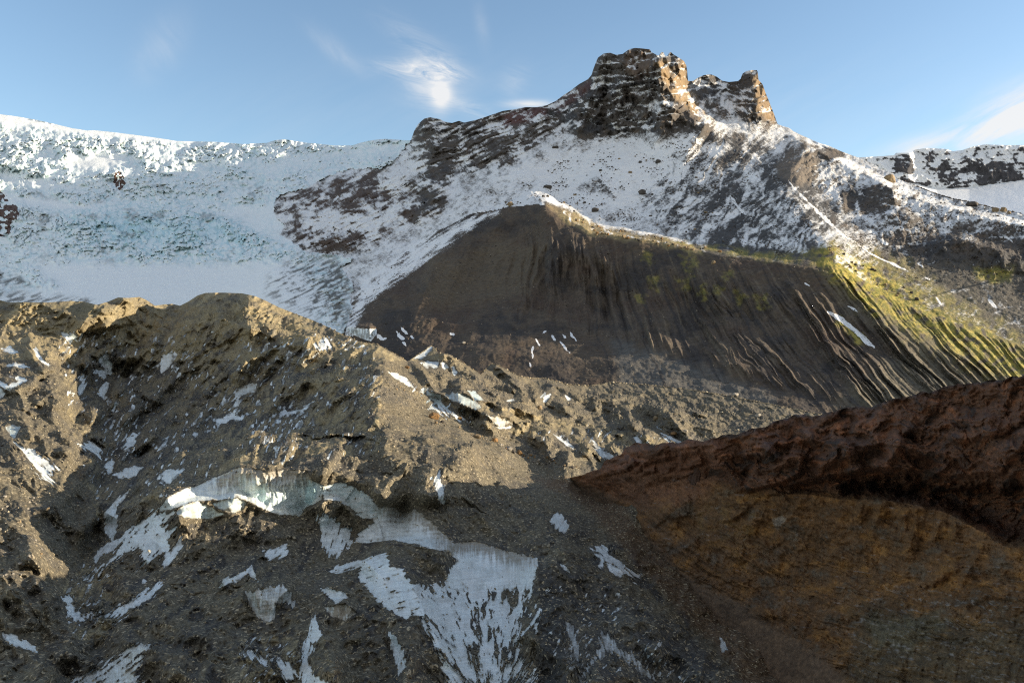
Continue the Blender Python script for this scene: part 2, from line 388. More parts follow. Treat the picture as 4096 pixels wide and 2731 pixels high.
wl_sd = psd(U, V, WALLP, 60)
gl = (gl_sd > 0).astype(float)
# serac field
smooth = np.maximum.reduce([blobm([(30,262),(100,262),(200,262),(290,262),(330,300),(300,330),(-70,330),(-70,300),(60,285)], 10, 8), blobm([(-70,190),(20,196),(60,200),(100,208),(60,210),(0,200)], 5, 6), blobm([(200,208),(280,205),(290,222),(300,250),(270,240),(240,222)], 6, 6)*.8,
  blobm([(60,160),(100,150),(140,158),(110,168),(80,172)], 6, 6), blobm([(-70,90),(0,112),(90,128),(200,139),(190,144),(90,135),(0,122),(-70,116)], 2, 3), blobm([(250,168),(290,155),(330,150),(400,145),(390,152),(320,162),(270,178)], 5, 5)*.6, blobm([(-20,168),(40,176),(90,186),(80,192),(10,186)],5,5)*.7])
ser = (1-smooth)
ser = ser*(.7+.4*blobm([(20,208),(100,212),(200,215),(280,222),(300,250),(230,262),(120,268),(60,255),(20,235)], 12, 10))+.35*(1-smooth)*sst(-V, -215, -170)
wx = fbm(U/40, V/26, 3, 21)*14; wy = fbm(U/40, V/26, 3, 22)*8
wx = wx+5*fbm(U/7, V/5, 3, 23); wy = wy+3*fbm(U/7, V/5, 3, 24)
d1, d2, idc = worley((U+wx)/8.0, (V+wy+.18*U)/5.2, 2)
e1, e2, ide = worley((U+wx)/4.0, (V*1.0+wy+.1*U)/2.6, 4)
blocks = np.clip(d2-d1, 0, .6)/.6
sb = np.clip(e2-e1, 0, .5)/.5
crev = ridged((U+wx*1.5)/30, (V+wy+.35*U)/5.2, 3, 9)
# --- relief noise
rockrough = blobm([(572,128),(592,74),(598,45),(690,45),(692,84),(712,128),(684,128),(660,127),(640,130),(610,139)], 5, 6)
rockrough = np.maximum(rockrough, blobm([(690,70),(760,64),(780,124),(720,118),(700,105)], 4, 4)*.8)
rockrough = np.maximum(rockrough, blobm([(405,125),(430,110),(560,95),(592,80),(585,120),(540,140),(510,165),(455,170),(440,215),(400,225),(370,250),(300,252),(270,215),(280,190),(370,165)], 6, 8)*.8)
rockrough = np.maximum(rockrough, blobm([(800,135),(900,180),(1110,232),(1110,300),(900,260),(850,215),(800,180)], 8, 8)*.45)
st = rot(U, V, 24, 42, 5.0)
strata = ridged(st[0]+.3*fbm(U/30, V/30, 3, 5), st[1]+.8*fbm(U/40, V/40, 2, 6), 3, 31)
cr1 = ridged(U/15, V/22, 4, 41, .46)
cr2 = fbm(U/5, V/6, 3, 44)
leftz = sst(-(U-585), 0, 60)
patch = sst(fbm(U/34, V/20, 3, 25), -.35, .25)
srn = ridged((U+wx*1.4)/15, (V+wy*1.4+.2*U)/8, 5, 27, .62)
Fd += gl*ser*(-.011*idc*(.35+patch)-.005*ide*(.5+patch))
Fd += gl*ser*(-.012*srn*(.5+patch)-.009*blocks*patch-.005*crev*(1-patch))+gl*(.004*fbm(U/30, V/14, 4, 71)+.0012*fbm(U/6, V/4, 3, 72)*(1-.8*smooth))
mt = 1-gl
up = mt*(1-sst(wl_sd, -3, 3))
Fd += up*rockrough*(-.019*cr1*(1-.5*leftz)-.005*cr2-.013*strata*leftz)
Fd += up*(1-rockrough)*(.003*fbm(U/28, V/20, 4, 51)+.0022*fbm(U/5, V/4, 4, 52))
leds = (V+np.where(U < 585, .46*(U-585), .12*(U-640))+15*fbm(U/34, V/26, 4, 55))/9.0
saw = leds-np.floor(leds)
joint = ridged((U+6*fbm(U/14, V/14, 2, 56))/8, V/30, 3, 57, .5)
Fd += up*rockrough*(.012*saw-.004*joint)
# gullied talus between the two peaks and the wall: strands run down to the left
tal = blobm([(690,130),(800,140),(830,180),(840,240),(790,262),(700,245),(650,225),(640,190)], 12, 6)
tang = np.where(U > 760, 0, 0)
ts = rot(U-800+16*fbm(U/30, V/30, 4, 63), V-130+10*fbm(U/24, V/24, 4, 64), 52, 46, 6.0)
tstreak = ridged(ts[0], ts[1]+.6*fbm(U/50, V/50, 2, 61), 3, 62)
Fd += up*tal*(-.0045*tstreak)
# wall gullies: direction turns from vertical in the middle to down-right at the right
wl = mt*sst(wl_sd, -1, 4)
k = np.clip((U-560)/430, -.35, 1.0)
topv = np.interp(U[0], [350,546,640,800,900,1110], [300,205,239,265,300,372])[None]
q = U-(V-topv)*(k*1.35)+6*fbm(U/40, V/60, 3, 81)+1.6*fbm(U/12, V/26, 3, 82)
gw = (ridged(q/12, (V-topv)/80+3, 3, 83, .5)+.35*ridged(q/5.2, (V-topv)/50, 2, 85))*(.55+.9*sst(fbm(q/40, V/200, 2, 84), -.3, .4))
gmask = sst(V-topv+14*fbm(q/18, V/300, 3, 86), 14, 40)*sst(U, 470, 590)*sst(-(V-np.interp(U[0], [500,600,640,700,760,860,1000], [330,340,348,362,384,412,430])[None]), -4, 12)
gmask = np.maximum(gmask, .55*sst(U, 800, 860)*sst(V-topv, -30, 10))
Fd += wl*(-.027*gw*gmask*(1.15-.4*np.clip((U-600)/400, 0, 1)))
ql = U+(V-topv)*.75
Fd += wl*(1-gmask)*(-.004*ridged(ql/16, V/60, 3, 87)*sst(-U, -520, -440)+.006*fbm(U/26, V/20, 4, 88)-.0026*ridged(U/9, V/6, 4, 89))
Fd += mt*.0012*fbm(U/3.0, V/2.6, 3, 90)
D = base*np.exp(Fd)
PF = world(U, V, D)
# world-space roughness (metres)
zz = fbm(PF[..., 0]/60, PF[..., 1]/60, 4, 95)*6*(.3+mt*.5)
edge = sst(below, 0, 8)
PF[..., 2] += zz*edge
NF = normals(PF)
nz = NF[..., 2]

# --- albedo
RIDGE_DROP = 215
def lerp(a, b, t): return a*(1-t[..., None])+np.array(b)*t[..., None]
n_big = fbm(U/60, V/40, 4, 101); n_mid = fbm(U/14, V/11, 4, 102); n_f = fbm(U/4, V/3.5, 3, 103)
alb = np.ones(U.shape+(3,))*np.array((.085, .072, .060))
alb = lerp(alb, (.050, .050, .052), sst(n_mid+n_big, -.1, .5)*.8)
alb = lerp(alb, (.150, .105, .070), sst(-n_mid+.5*n_f, .25, .7)*.6)
# summit rocks: warm brown faces
alb = lerp(alb, (.15, .10, .065), blobm([(628,50),(650,52),(650,75),(635,80),(622,70)], 4, 5)*.6)
alb = lerp(alb, (.24, .165, .085), blobm([(656,62),(664,60),(672,80),(684,60),(690,90),(706,112),(706,122),(690,110),(672,96),(662,80)], 4, 4)*.85)
alb = lerp(alb, (.22, .15, .08), blobm([(752,70),(762,80),(780,124),(768,122),(756,110),(755,90)], 3, 3)*.8)
alb = lerp(alb, (.060, .060, .060), tal*.75)
redb = blobm([(495,118),(520,109),(548,106),(546,116),(520,124),(500,127)], 4, 4)*sst(strata, .0, .3)
redb = np.maximum(redb, .7*blobm([(545,106),(590,80),(592,88),(560,112)], 3, 3)*sst(strata, 0, .3))
alb = lerp(alb, (.13, .042, .034), redb*.55)
alb = lerp(alb, (.095, .062, .045), blobm([(270,190),(370,165),(420,200),(400,240),(340,252),(290,240)], 8, 6)*.6)
alb = lerp(alb, (.16, .13, .10), blobm([(776,165),(798,140),(812,150),(822,178),(800,186),(780,176)], 4, 5)*.8)
# lateral moraine face
wm = sst(wl_sd, -2, 2)
alb = lerp(alb, (.088, .066, .045), wm)
alb = lerp(alb, (.070, .047, .032), wm*sst(n_big+.3*n_mid, 0, .4)*.8)
alb = lerp(alb, (.042, .035, .030), wm*sst(-n_big+.5*n_mid, -.05, .35)*.85)
alb = lerp(alb, (.115, .088, .055), wm*blobm([(432,262),(500,240),(548,244),(530,292),(440,312),(422,290)], 8, 12)*.75)
alb = lerp(alb, (.105, .100, .088), wm*blobm([(612,340),(660,352),(720,376),(780,396),(770,412),(690,398),(620,384)], 8, 10)*.8)
alb = lerp(alb, (.13, .112, .075), wm*blobm([(820,270),(900,300),(1110,380),(1110,440),(900,430),(840,400),(900,350),(840,300)], 14, 10)*.75)
alb = lerp(alb, (.090, .080, .062), mt*(1-wm)*sst(V-np.interp(U[0], [800,900,1110], [235,255,262])[None], -10, 22)*sst(U, 800, 860)*.85)
wst = fbm(q/5, (V-topv)/70, 4, 105); wst2 = fbm(ql/7, V/70, 4, 106)
wstr = np.where(U > 560, wst, wst2)-.25*sst(-U, -640, -560)
alb = lerp(alb, (.038, .032, .028), wm*sst(wstr, .05, .40)*.75)
alb = lerp(alb, (.140, .112, .075), wm*sst(-wst+.3*n_f, .20, .50)*sst(U, 560, 640)*.6)
# moss, yellow-green, in its own patches
mossn = .5+.9*fbm(U/9, V/7, 4, 111)
mss = blobm([(812,250),(838,243),(870,262),(905,290),(910,310),(888,312),(860,292),(830,272)], 8, 8)
mss = np.maximum(mss, .9*blobm([(850,282),(868,292),(880,318),(873,316),(858,300)], 4, 4))
mss = np.maximum(mss, .75*blobm([(812,262),(860,300),(940,345),(1024,385),(1024,350),(940,305),(880,268),(840,246)], 8, 12))
mss = np.maximum(mss, .42*blobm([(838,243),(900,262),(960,300),(1030,340),(1110,380),(1110,430),(1000,380),(900,330),(850,290)], 12, 18))
mss = np.maximum(mss, .8*blobm([(905,300),(980,335),(1110,400),(1110,420),(1000,372),(930,332)], 8, 10))
mss = np.maximum(mss, .8*blobm([(840,318),(866,340),(856,342),(836,325)], 4, 5))
mss = np.maximum(mss, .8*blobm([(575,212),(600,228),(690,246),(700,252),(640,240),(590,232),(560,215)], 4, 5))
mss = np.maximum(mss, .7*blobm([(690,245),(745,256),(800,262),(810,250),(780,255),(740,250)], 5, 5))
mss = np.maximum(mss, .9*blobm([(665,238),(690,242),(702,252),(680,250)], 3, 4))
for cx_, cy_, rw in ((690,266,7),(684,286,6),(703,293,5),(740,298,5),(728,276,4),(762,305,6),(648,258,5),(655,283,5),(718,290,4),(640,300,4)):
    mss = np.maximum(mss, .42*blobm([(cx_-rw, cy_-rw*1.3),(cx_+rw*.4, cy_-rw*1.4),(cx_+rw, cy_),(cx_+rw*.3, cy_+rw),(cx_-rw*.6, cy_+rw*.6)], 4, 9, 7))
mss = np.maximum(mss, .6*blobm([(975,268),(1015,266),(1010,280),(990,284),(975,276)], 4, 4))
mss = mss*mt
moss_c = np.where((n_f > 0)[..., None], np.array((.34, .27, .055)), np.array((.20, .185, .035)))
a_ = (np.clip(mss*1.15, 0, 1)*sst(mossn, .12, .55))[..., None]
alb = alb*(1-a_)+moss_c*a_
alb = lerp(alb, (.26, .20, .11), mt*blobm([(545,203),(575,213),(620,228),(700,247),(702,254),(640,242),(592,235),(560,218)], 3, 3)*.8)
# --- snow cover
cov = np.zeros(U.shape)
s_up = .47+.16*np.clip((nz-.7)/.2, -1, 1)
s_up = s_up+.30*n_mid+.16*n_f
def darken(poly, amt, soft=6, rag=7, sc=10, seed=200):
    global s_up
    s_up = s_up-.45*amt*blobm(poly, soft, rag, sc, seed)
darken([(592,74),(598,57),(610,50),(630,46),(655,53),(686,62),(688,82),(684,92),(668,96),(660,90),(640,86),(615,92),(600,96)], .25)
darken([(575,132),(584,110),(596,92),(612,96),(606,118),(612,130),(600,142),(585,140)], .5, 4, 5)
darken([(655,128),(664,108),(675,100),(690,112),(706,124),(690,128),(672,134)], .55, 4, 5)
darken([(615,130),(640,124),(650,126),(630,133)], .4, 3, 3)
darken([(742,76),(760,70),(780,122),(760,120),(750,100),(745,95)], .35, 4, 5)
darken([(690,95),(702,88),(708,96),(700,102)], .5, 3, 3); darken([(685,132),(705,122),(712,128),(700,136)], .4, 3, 4)
darken([(430,137),(446,139),(460,146),(452,165),(446,182),(430,182),(424,172),(430,150)], .6, 3, 4)
darken([(465,160),(485,152),(505,148),(515,155),(498,168),(480,168)], .55, 3, 4)
darken([(424,188),(446,180),(442,203),(425,209),(418,203)], .6, 3, 4); darken([(404,212),(416,206),(424,210),(412,224)], .5, 3, 4)
darken([(400,170),(412,180),(404,196),(396,190)], .4, 3, 4)
darken([(446,140),(470,128),(500,116),(560,100),(592,80),(586,112),(545,135),(505,150),(460,152)], .26, 6, 8)
darken([(380,195),(400,185),(410,200),(390,215),(375,222),(368,214)], .15, 4, 6)
darken([(274,196),(300,190),(345,178),(350,200),(340,212),(320,220),(300,222),(282,216)], .20, 4, 8)
darken([(310,190),(372,172),(376,182),(345,190),(330,198)], .5, 3, 6)
darken([(330,240),(352,225),(372,238),(352,252),(300,252),(285,244),(300,236)], .30, 4, 6)
darken([(352,192),(392,190),(395,205),(360,216),(345,210)], .45, 3, 6)
darken([(574,190),(586,180),(596,174),(606,184),(616,198),(600,194),(584,192)], .7, 2, 3, 6)
darken([(735,150),(800,160),(830,225),(800,222),(770,240),(700,246),(688,228),(704,190)], .20, 10, 8)
darken([(775,165),(798,140),(812,150),(822,178),(800,186),(780,180)], .6, 3, 4)
darken([(730,142),(760,140),(770,150),(745,152)], .35, 4, 5)
darken([(805,142),(840,150),(846,157),(822,156)], .7, 2, 3); darken([(838,196),(850,186),(860,196),(850,204)], .6, 2, 3)
darken([(858,198),(864,188),(880,184),(892,190),(896,204),(886,212),(872,216),(860,212)], .8, 2, 3)
darken([(845,195),(854,193),(856,210),(846,214),(842,205)], .8, 2, 3)
darken([(792,172),(812,178),(812,190),(802,188)], .6, 3, 3)
darken([(812,190),(850,215),(900,245),(1110,250),(1110,400),(850,300),(800,240)], .30, 10, 8)
darken([(880,228),(930,232),(1110,240),(1110,400),(860,300)], .55, 14, 8)
darken([(905,212),(1110,242),(1110,330),(930,260)], .28, 14, 8)
darken([(703,247),(706,258),(740,264),(800,274),(835,268),(835,248),(800,252),(760,246),(720,242)], .9, 3, 3)
darken([(540,200),(546,201),(560,206),(578,215),(600,226),(640,234),(700,246),(706,256),(640,244),(590,236),(560,216)], 1.15, 3, 3)
# bright even snow
s_up += .25*blobm([(450,228),(540,190),(640,150),(700,140),(720,150),(660,200),(600,205),(540,202),(480,212)], 10, 6)
s_up += .22*blobm([(500,180),(560,150),(640,135),(700,140),(640,160),(560,180)], 8, 6)
s_up += .30*blobm([(300,206),(345,212),(400,205),(398,222),(350,232),(305,228)], 5, 8)
s_up += .28*blobm([(395,150),(420,150),(418,178),(400,200),(380,190)], 4, 7)
s_up += .3*blobm([(745,185),(752,172),(757,172),(752,190),(744,196)], 2, 2)
s_up += rockrough*(U < 470)*.35*fbm(*rot(U, V, 30, 26, 5), 4, 125)
s_up += tal*(.10-.26*sst(tstreak, .1, .7)-.30*sst(fbm(*rot(U, V, 52, 60, 16), 4, 118), -.05, .35))
s_up += .40*rockrough*(sst(saw, .5, .95)*sst(fbm(U/18, V/10, 3, 122), -.25, .25)-.18)+.25*rockrough*(.3-strata)*(.4+.6*leftz)+.5*rockrough*fbm(U/8, V/5, 4, 119)+.55*rockrough*fbm(U/24, V/15, 3, 123)+.25*fbm(*rot(U, V, 35, 9, 2.6), 4, 121)
# wall: bare, except thin streaks along its upper left edge
edge_l = psd(U, V, [(345,330),(352,300),(366,278),(395,258),(420,240),(470,214),(505,207),(500,215),(470,232),(430,262),(395,285),(370,305),(356,330)], 30)
streakl = ridged(*rot(U, V, 33, 30, 3.2), 4, 120)
s_wall = .05+.42*sst(edge_l, -6, 8)+.26*streakl*sst(edge_l, -14, 2)
s_wall = np.maximum(s_wall, (.56-.036*np.clip(wl_sd, 0, 60)+.42*(streakl-.3)+.3*n_mid)*sst(-U, -500, -410))
cov = np.where(wl_sd > 0, s_wall, s_up)
near_strip = blobm([(556,207),(575,213),(620,230),(700,249),(702,252),(640,240),(600,234),(570,221)], 2, 2)
cov = np.maximum(cov, near_strip*(.26+.9*n_f+.3*n_mid))
# snow gully lines on the right flank and a few tongues
def line(poly, w, amt, rag=1.0):
    global cov
    r = polydist(U, V, poly, w+8)
    if r is None: return
    c, d, s, tt, _ = r
    n = len(poly)-1; ww = w*np.clip(np.minimum(tt, n-tt)/n*3+.35, 0, 1)
    m = sst(ww-d+rag*fbm(U[:, c]/5, V[:, c]/5, 3, 77), -.6, .6)
    cov[:, c] = np.maximum(cov[:, c], m*amt)
line([(788,180),(795,189),(805,198),(816,210),(829,221),(842,234),(856,243)], 1.2, .8, 2.6); line([(812,205),(822,216),(836,228)], 1.0, .9)
line([(858,245),(872,254),(890,262),(908,270)], .9, .9); line([(918,263),(923,267)], 1.0, .85); line([(925,276),(930,280)], 1.0, .8)
line([(828,311),(842,320),(855,330),(866,340),(874,346)], 2.4, 1.0); line([(848,306),(858,312)], 1.0, .8); line([(804,282),(810,285)], .9, .8)
line([(936,297),(941,303)], 1.1, .8); line([(988,298),(993,304),(998,308)], 1.4, .95); line([(730,195),(738,207),(746,214)], 1.2, .9)
line([(880,240),(888,244)], 1.6, .8, 2); line([(864,216),(870,222),(880,228)], 1.0, .75, 2); line([(1005,235),(1015,243)], .8, .7)
for p_ in ([(562,334),(566,338)],[(570,330),(572,336),(576,340)],[(533,345),(532,352),(533,360)],[(541,334),(546,331)],[(552,336),(556,341)],[(536,339),(540,345)],[(529,362),(531,366)],[(560,341),(566,347),(570,352)],[(449,333),(455,334)],[(400,327),(408,333)],[(402,341),(406,346)],[(411,334),(414,338)]):
    line(p_, 1.0, .85, 1.5)
# far wall foot: ice wall under a rim
icew = blobm([(344,328),(360,328),(377,328),(376,334),(371,341),(362,338),(352,334)], 1.2, 1.5)
cov = np.maximum(cov, icew*.95)
for p_ in ([(378,334),(386,338),(384,341),(376,338)],[(396,330),(405,336),(404,340),(397,336)]): cov = np.maximum(cov, blobm(p_, 1, 2.5, 4)*.8)
dirt = np.zeros(U.shape)
dirt = np.maximum(dirt, icew*sst(ridged(U/2.6, V/14, 2, 131), .1, .6)*.7)
# glacier cover: always snow / ice; dirt and blue where broken, crevasses painted darker to show relief in shade
gcov = np.ones(U.shape)
blue = np.clip(np.clip(ser*1.6, 0, 1)*(.18+.75*sst(-srn, -.35, .3)+.55*sst(-blocks, -.5, -.05)+.35*sst(-nz, -.62, -.3)), 0, 1)
blue = blue*(.55+.45*blobm([(60,205),(200,208),(300,228),(280,255),(150,262),(60,240)], 20, 14))+.10
blue = np.clip(blue+.25*blobm([(95,220),(140,216),(220,222),(240,236),(150,242),(100,236)], 12, 10)*ser, 0, .85)
gd = ser*sst(fbm(U/30, V/16, 4, 140)+.5*fbm(U/5, V/3, 3, 141), .18, .6)*.55
gz = .35+.65*np.maximum.reduce([blobm([(-40,212),(60,215),(80,250),(30,262),(-40,250)], 10, 10), blobm([(95,168),(128,172),(135,196),(100,196)], 8, 8), blobm([(60,222),(130,225),(220,228),(230,242),(120,250),(70,244)], 10, 10), blobm([(280,150),(330,160),(300,190),(270,180)], 8, 8)*.7])
gd = np.maximum(gd, gz*np.clip(ser*1.6, 0, 1)*(.3+.7*patch)*sst(-srn+.35*fbm(U/24, V/14, 4, 143), .0, .28)*.9)
gd = np.maximum(gd, ser*sst(.14-(d2-d1), 0, .12)*sst(fbm(U/18, V/12, 3, 142), -.1, .3)*.7*gz)
gd = gd*(1-.93*sst(-V, -188, -176))
low = blobm([(262,290),(285,265),(310,252),(345,262),(352,290),(348,325),(320,318),(290,306)], 10, 8)
gl_st = fbm(*rot(U, V, 25, 13, 2.6), 4, 150)
gd = np.maximum(gd, low*sst(gl_st+.2*fbm(U/3, V/3, 2, 151)+.25*sst(U, 300, 350), -.05, .35)*.95)
gd = np.maximum(gd, blobm([(-70,268),(0,271),(20,278),(40,287),(20,286),(-70,280)], 3, 5)*sst(gl_st, -.3, .2)*.9)
gd = np.maximum(gd, blobm([(-70,285),(20,292),(70,297),(95,302),(-70,310)], 4, 6)*sst(gl_st, -.2, .2)*.9)
rk = np.maximum(blobm([(-70,186),(0,190),(8,200),(18,205),(20,214),(12,222),(10,232),(0,238),(-70,240)], 2, 4, 6)*sst(fbm(U/7, V/5, 3, 153), -.35, .1), blobm([(113,176),(118,171),(124,175),(125.5,184),(120,191),(114,186)], 1.5, 2, 5)*sst(fbm(U/3, V/3, 2, 154), -.35, -.05))
alb = lerp(alb, (.10, .06, .045), gl*rk)
cov = np.where(gl > 0, np.where(rk > .5, .1, 1.0), cov)
blue = np.where(gl > 0, blue, .03+0*icew); blue = np.maximum(blue, icew*.3)
dirt = np.where(gl > 0, gd, np.maximum(dirt, 0))
covA = np.stack([np.clip(cov, 0, 1), blue, dirt], -1)
nb = 16
kk = np.interp(U[0], [-60,400,440,560,700,760,1110], [0,0,1,1,1,.2,0])  # unseen rear ridge, shaped to cast the shadow line on the glacier
rows = []
for kx in range(nb, 0, -1):
    t = kx/nb; Yb = PF[0, :, 1]+1700*t
    ray = PF[0, :, 2]*Yb/PF[0, :, 1]
    zb = kk*(ray-60*t-RIDGE_DROP*sst(t, 0, 1)-np.where(t > .85, 1500*(t-.85), 0))+(1-kk)*(PF[0, :, 2]-700*t)
    rows.append(np.stack([PF[0, :, 0]*(Yb/PF[0, :, 1])**.7, Yb, zb], -1))
PFb = np.concatenate([np.array(rows), PF], 0)
alb = padtop(alb, nb); covA = padtop(covA, nb); glp = padtop(gl_sd, nb); wlp = padtop(wl_sd, nb)
fq = quads(*PFb.shape[:2]); fq = fq[live(V, fq, nb)]; c4 = lambda A: A.reshape(-1)[fq].mean(1)
isg = c4(glp) > 0; isw = (~isg) & (c4(wlp) > 0)
co = PFb.reshape(-1, 3); at = {'alb': alb.reshape(-1, 3), 'cov': covA.reshape(-1, 3)}
m_far = ground_mat('snowy rock', soft=.17, bumps=((.05, .5), (.16, .35)), snow_noise=(.16, 1.1), var=.3, noise_scale=.05, snow_col=(.80, .78, .75))
m_wall = ground_mat('moraine slope debris', bumps=((.12, .45), (.35, .35)), snow_noise=(.2, .8), var=.35, noise_scale=.12)
m_gl = ground_mat('glacier ice', bumps=((.05, .35),), snow_noise=(.1, .2), snow_col=(.86, .85, .82))
o = mesh_np('glacier', co, fq[isg], m_gl, at); tag(o, 'pale blue and white glacier tumbling down in an icefall to a flat snowfield', kind='structure')
o = mesh_np('mountain', co, fq[(~isg) & (~isw)], m_far, at); tag(o, 'dark craggy mountain dusted with snow under its two blunt rock summits', kind='structure')
o = mesh_np('lateral_moraine', co, fq[isw], m_wall, at); tag(o, 'long brown gullied debris slope below the snowy mountain', kind='structure')

# ================================================================== distant mountain at the right
DS = [(800,160),(864,156.9),(881,156),(894,155),(896,152.6),(911,152.6),(914.6,149.4),(927,147.8),(945,148.6),(953,151),(962,150),(973.6,146.2),(984.7,144.3),(1012,145),(1024,144.6),(1120,146)]
U, V = grid(800, 1120, 1.0, DS, [(800,240),(1120,260)], 1.0)
sd_s = V-np.interp(U[0], [800,880,911,937,969,1024,1120], [178,176,183,189,188,180,168])[None]
base = np.where(sd_s < 0, 6800-0*U, 0)+np.where(sd_s >= 0, 6800-np.clip(sd_s, 0, 100)*55, 0)
base = base-(V-150)*4
Fd = np.zeros(U.shape)
rk = sst(-sd_s, -2, 3)
Fd += rk*(-.008*ridged(U/16, V/20, 5, 301, .6)-.0015*ridged(U/40, V/3.5, 3, 305))+.002*fbm(U/20, V/10, 3, 303)
Fd -= .01*sst(-np.abs(U-905), -14, 0)*rk
PD = world(U, V, base*np.exp(Fd)); ND = normals(PD)
alb = np.ones(U.shape+(3,))*np.array((.065, .062, .065))
n1 = fbm(U/11, V/9, 5, 311)
cov = .58+.25*(ND[..., 2]-.25)+.55*n1+.25*fbm(U/5, V/3, 3, 312)
cov -= .25*psd(U, V, [(894,153),(911,153),(915,166),(912,176),(895,172)], 10).clip(0, 3)/3
cov -= .3*psd(U, V, [(955,170),(975,160),(1010,160),(1024,170),(1024,180),(985,187),(965,180)], 10).clip(0, 4)/4
cov -= .2*psd(U, V, [(930,165),(955,155),(962,185),(940,186)], 10).clip(0, 4)/4
cov = np.where(sd_s > 0, .9, cov); cov = np.where(V-np.interp(U[0], [p[0] for p in DS], [p[1] for p in DS])[None] < 1.5, .7, cov)
PDb, nb = backside(PD, 6, 600, 900)
co = PDb.reshape(-1, 3); fqd = quads(*PDb.shape[:2]); fqd = fqd[live(V, fqd, nb)]
m_dist = ground_mat('distant snowy rock', bumps=((.03, .4),), snow_noise=(.05, .4), noise_scale=.02, snow_col=(.78, .78, .78))
o = mesh_np('distant_mountain', co, fqd, m_dist, {'alb': padtop(alb, nb).reshape(-1, 3), 'cov': padtop(np.stack([np.clip(cov, 0, 1), .03+0*cov, 0*cov], -1), nb).reshape(-1, 3)})
tag(o, 'distant snow dusted plateau with dark cliff bands beyond the right ridge', kind='structure')
# ================================================================== near debris covered ice (moraine)
MO_SKY = [(-60,300),(0,299.7),(8,302),(17.5,301.8),(48,302),(70,300.5),(84.5,301.3),(97,304.5),(108,301.3),(118,297),(127.5,297.6),(139.5,296.5),(146.6,299.7),(155,305.3),(164,304),(172,303.4),(180,305.3),(188,301.3),(197.7,295),(205.6,292.5),(223,292.2),(242,292.9),(255,295.7),(264.6,299.7),(279,306.9),(299.7,314.9),(312.4,319.6),(326.8,326),(342.7,334),(358.7,341),(374.6,343.4),(379.5,345),(395.8,354),(408,361),(412,358),(420,353),(431,345.5),(436,348),(438,353),(448,353.7),(462.6,362.3),(480.7,374),(491.5,363.2),(498.8,365),(508,370),(516.8,375),(530,378),(544,377.7),(567,384),(589,385.8),(611,382),(640,384),(679.5,388),(725,395),(760,402),(800,410),(850,420),(920,432),(1110,450)]
MO_BOT = [(-60,705),(1110,705)]
mo_pts = [(640,500,300),(660,470,420),(700,540,300),(760,600,250),(820,650,220),(750,500,420),(-60,300,820),(0,300,820),(50,302,860),(84,301,900),(108,301,850),(125,297,860),(146,300,900),(172,303,980),(205,292,900),(235,292,880),(262,299,830),(300,315,780),(342,334,730),(375,343,680),(395,354,700),(410,360,740),(448,354,760),(480,374,760),(495,365,860),(544,378,900),(611,382,990),(680,388,960),(760,402,850),(850,420,790),(1110,450,700),
 (0,330,700),(60,330,745),(100,330,800),(140,332,830),(200,320,760),(250,320,740),(300,335,700),(170,345,760),
 (0,365,570),(60,365,640),(110,372,760),(170,375,715),(230,370,660),(300,365,615),(350,365,580),(384,368,555),
 (0,400,460),(50,400,520),(90,400,640),(150,405,635),(220,405,575),(300,400,505),(345,400,474),(378,400,452),(410,395,500),(430,395,540),(452,400,540),(480,400,590),(520,405,650),(560,410,700),(620,410,760),(680,415,740),(760,425,690),(850,440,640),
 (0,430,385),(60,430,440),(105,430,545),(160,430,540),(220,430,495),(300,430,425),(350,430,388),(385,430,370),(420,425,430),(470,425,495),(510,430,545),(560,435,590),(620,440,620),(680,445,610),
 (0,470,300),(60,470,345),(102,470,425),(140,470,395),(200,462,350),(260,455,335),(320,452,325),(380,455,322),(425,460,325),(460,455,352),(500,455,400),(540,465,440),(600,470,470),(479,446,392),
 (0,510,243),(50,510,272),(95,510,312),(130,510,285),(165,500,264),(240,466,298),(240,497,268),(190,520,246),(300,468,296),(300,514,262),(350,485,305),(350,500,288),(400,515,278),(440,500,275),(500,490,310),(560,490,330),(565,478,345),
 (0,550,205),(50,550,228),(88,556,250),(130,550,228),(200,530,238),(250,533,238),(300,530,241),(180,548,222),(240,552,222),(300,550,226),(360,540,246),(420,545,232),(470,545,240),(520,552,232),(580,545,250),(640,540,262),(700,600,215),
 (0,600,172),(60,600,190),(120,600,188),(180,600,180),(250,600,176),(330,600,174),(400,600,170),(460,600,184),(520,600,192),(560,600,190),(620,600,200),(700,640,190),
 (0,650,148),(60,650,156),(130,650,152),(200,650,148),(300,650,146),(400,650,146),(480,650,152),(520,650,158),(580,650,158),(650,650,166),(740,650,178),
 (-60,700,128),(0,700,128),(130,700,130),(300,700,128),(500,700,134),(620,700,140),(760,700,150),(850,700,152),(1110,700,160),(900,560,240),(1110,560,240),(850,480,420),(1110,480,450),(-60,500,235),(-60,400,430),(-60,600,160)]
U, V = grid(-60, 900, .72, MO_SKY, MO_BOT, .72)
base = RBF(mo_pts)(U, V)
Fd = np.zeros(U.shape)
def R(poly, A, wp, wn, p=1.0, **k): ridge(Fd, U, V, poly, A*KR, wp, wn, p, **k)
KR = 1.75
# going down: first width = screen left (shaded side), second = right (sunlit side)
R([(376,343),(385,357),(389,370),(389,381),(381,388),(373,392),(380,406),(376,417),(390,430),(384,447),(376,458)], .060, 90, 60)
R([(479,446),(465,452),(455,458),(440,464),(428,476),(424,492),(424,508)], .055, 60, 70)
R([(449,466),(440,478),(437,492),(436,505)], .02, 22, 24)
R([(417,440),(434,439.3),(447,445.7),(455,452),(467,447),(479,445)], .03, 30, 4)
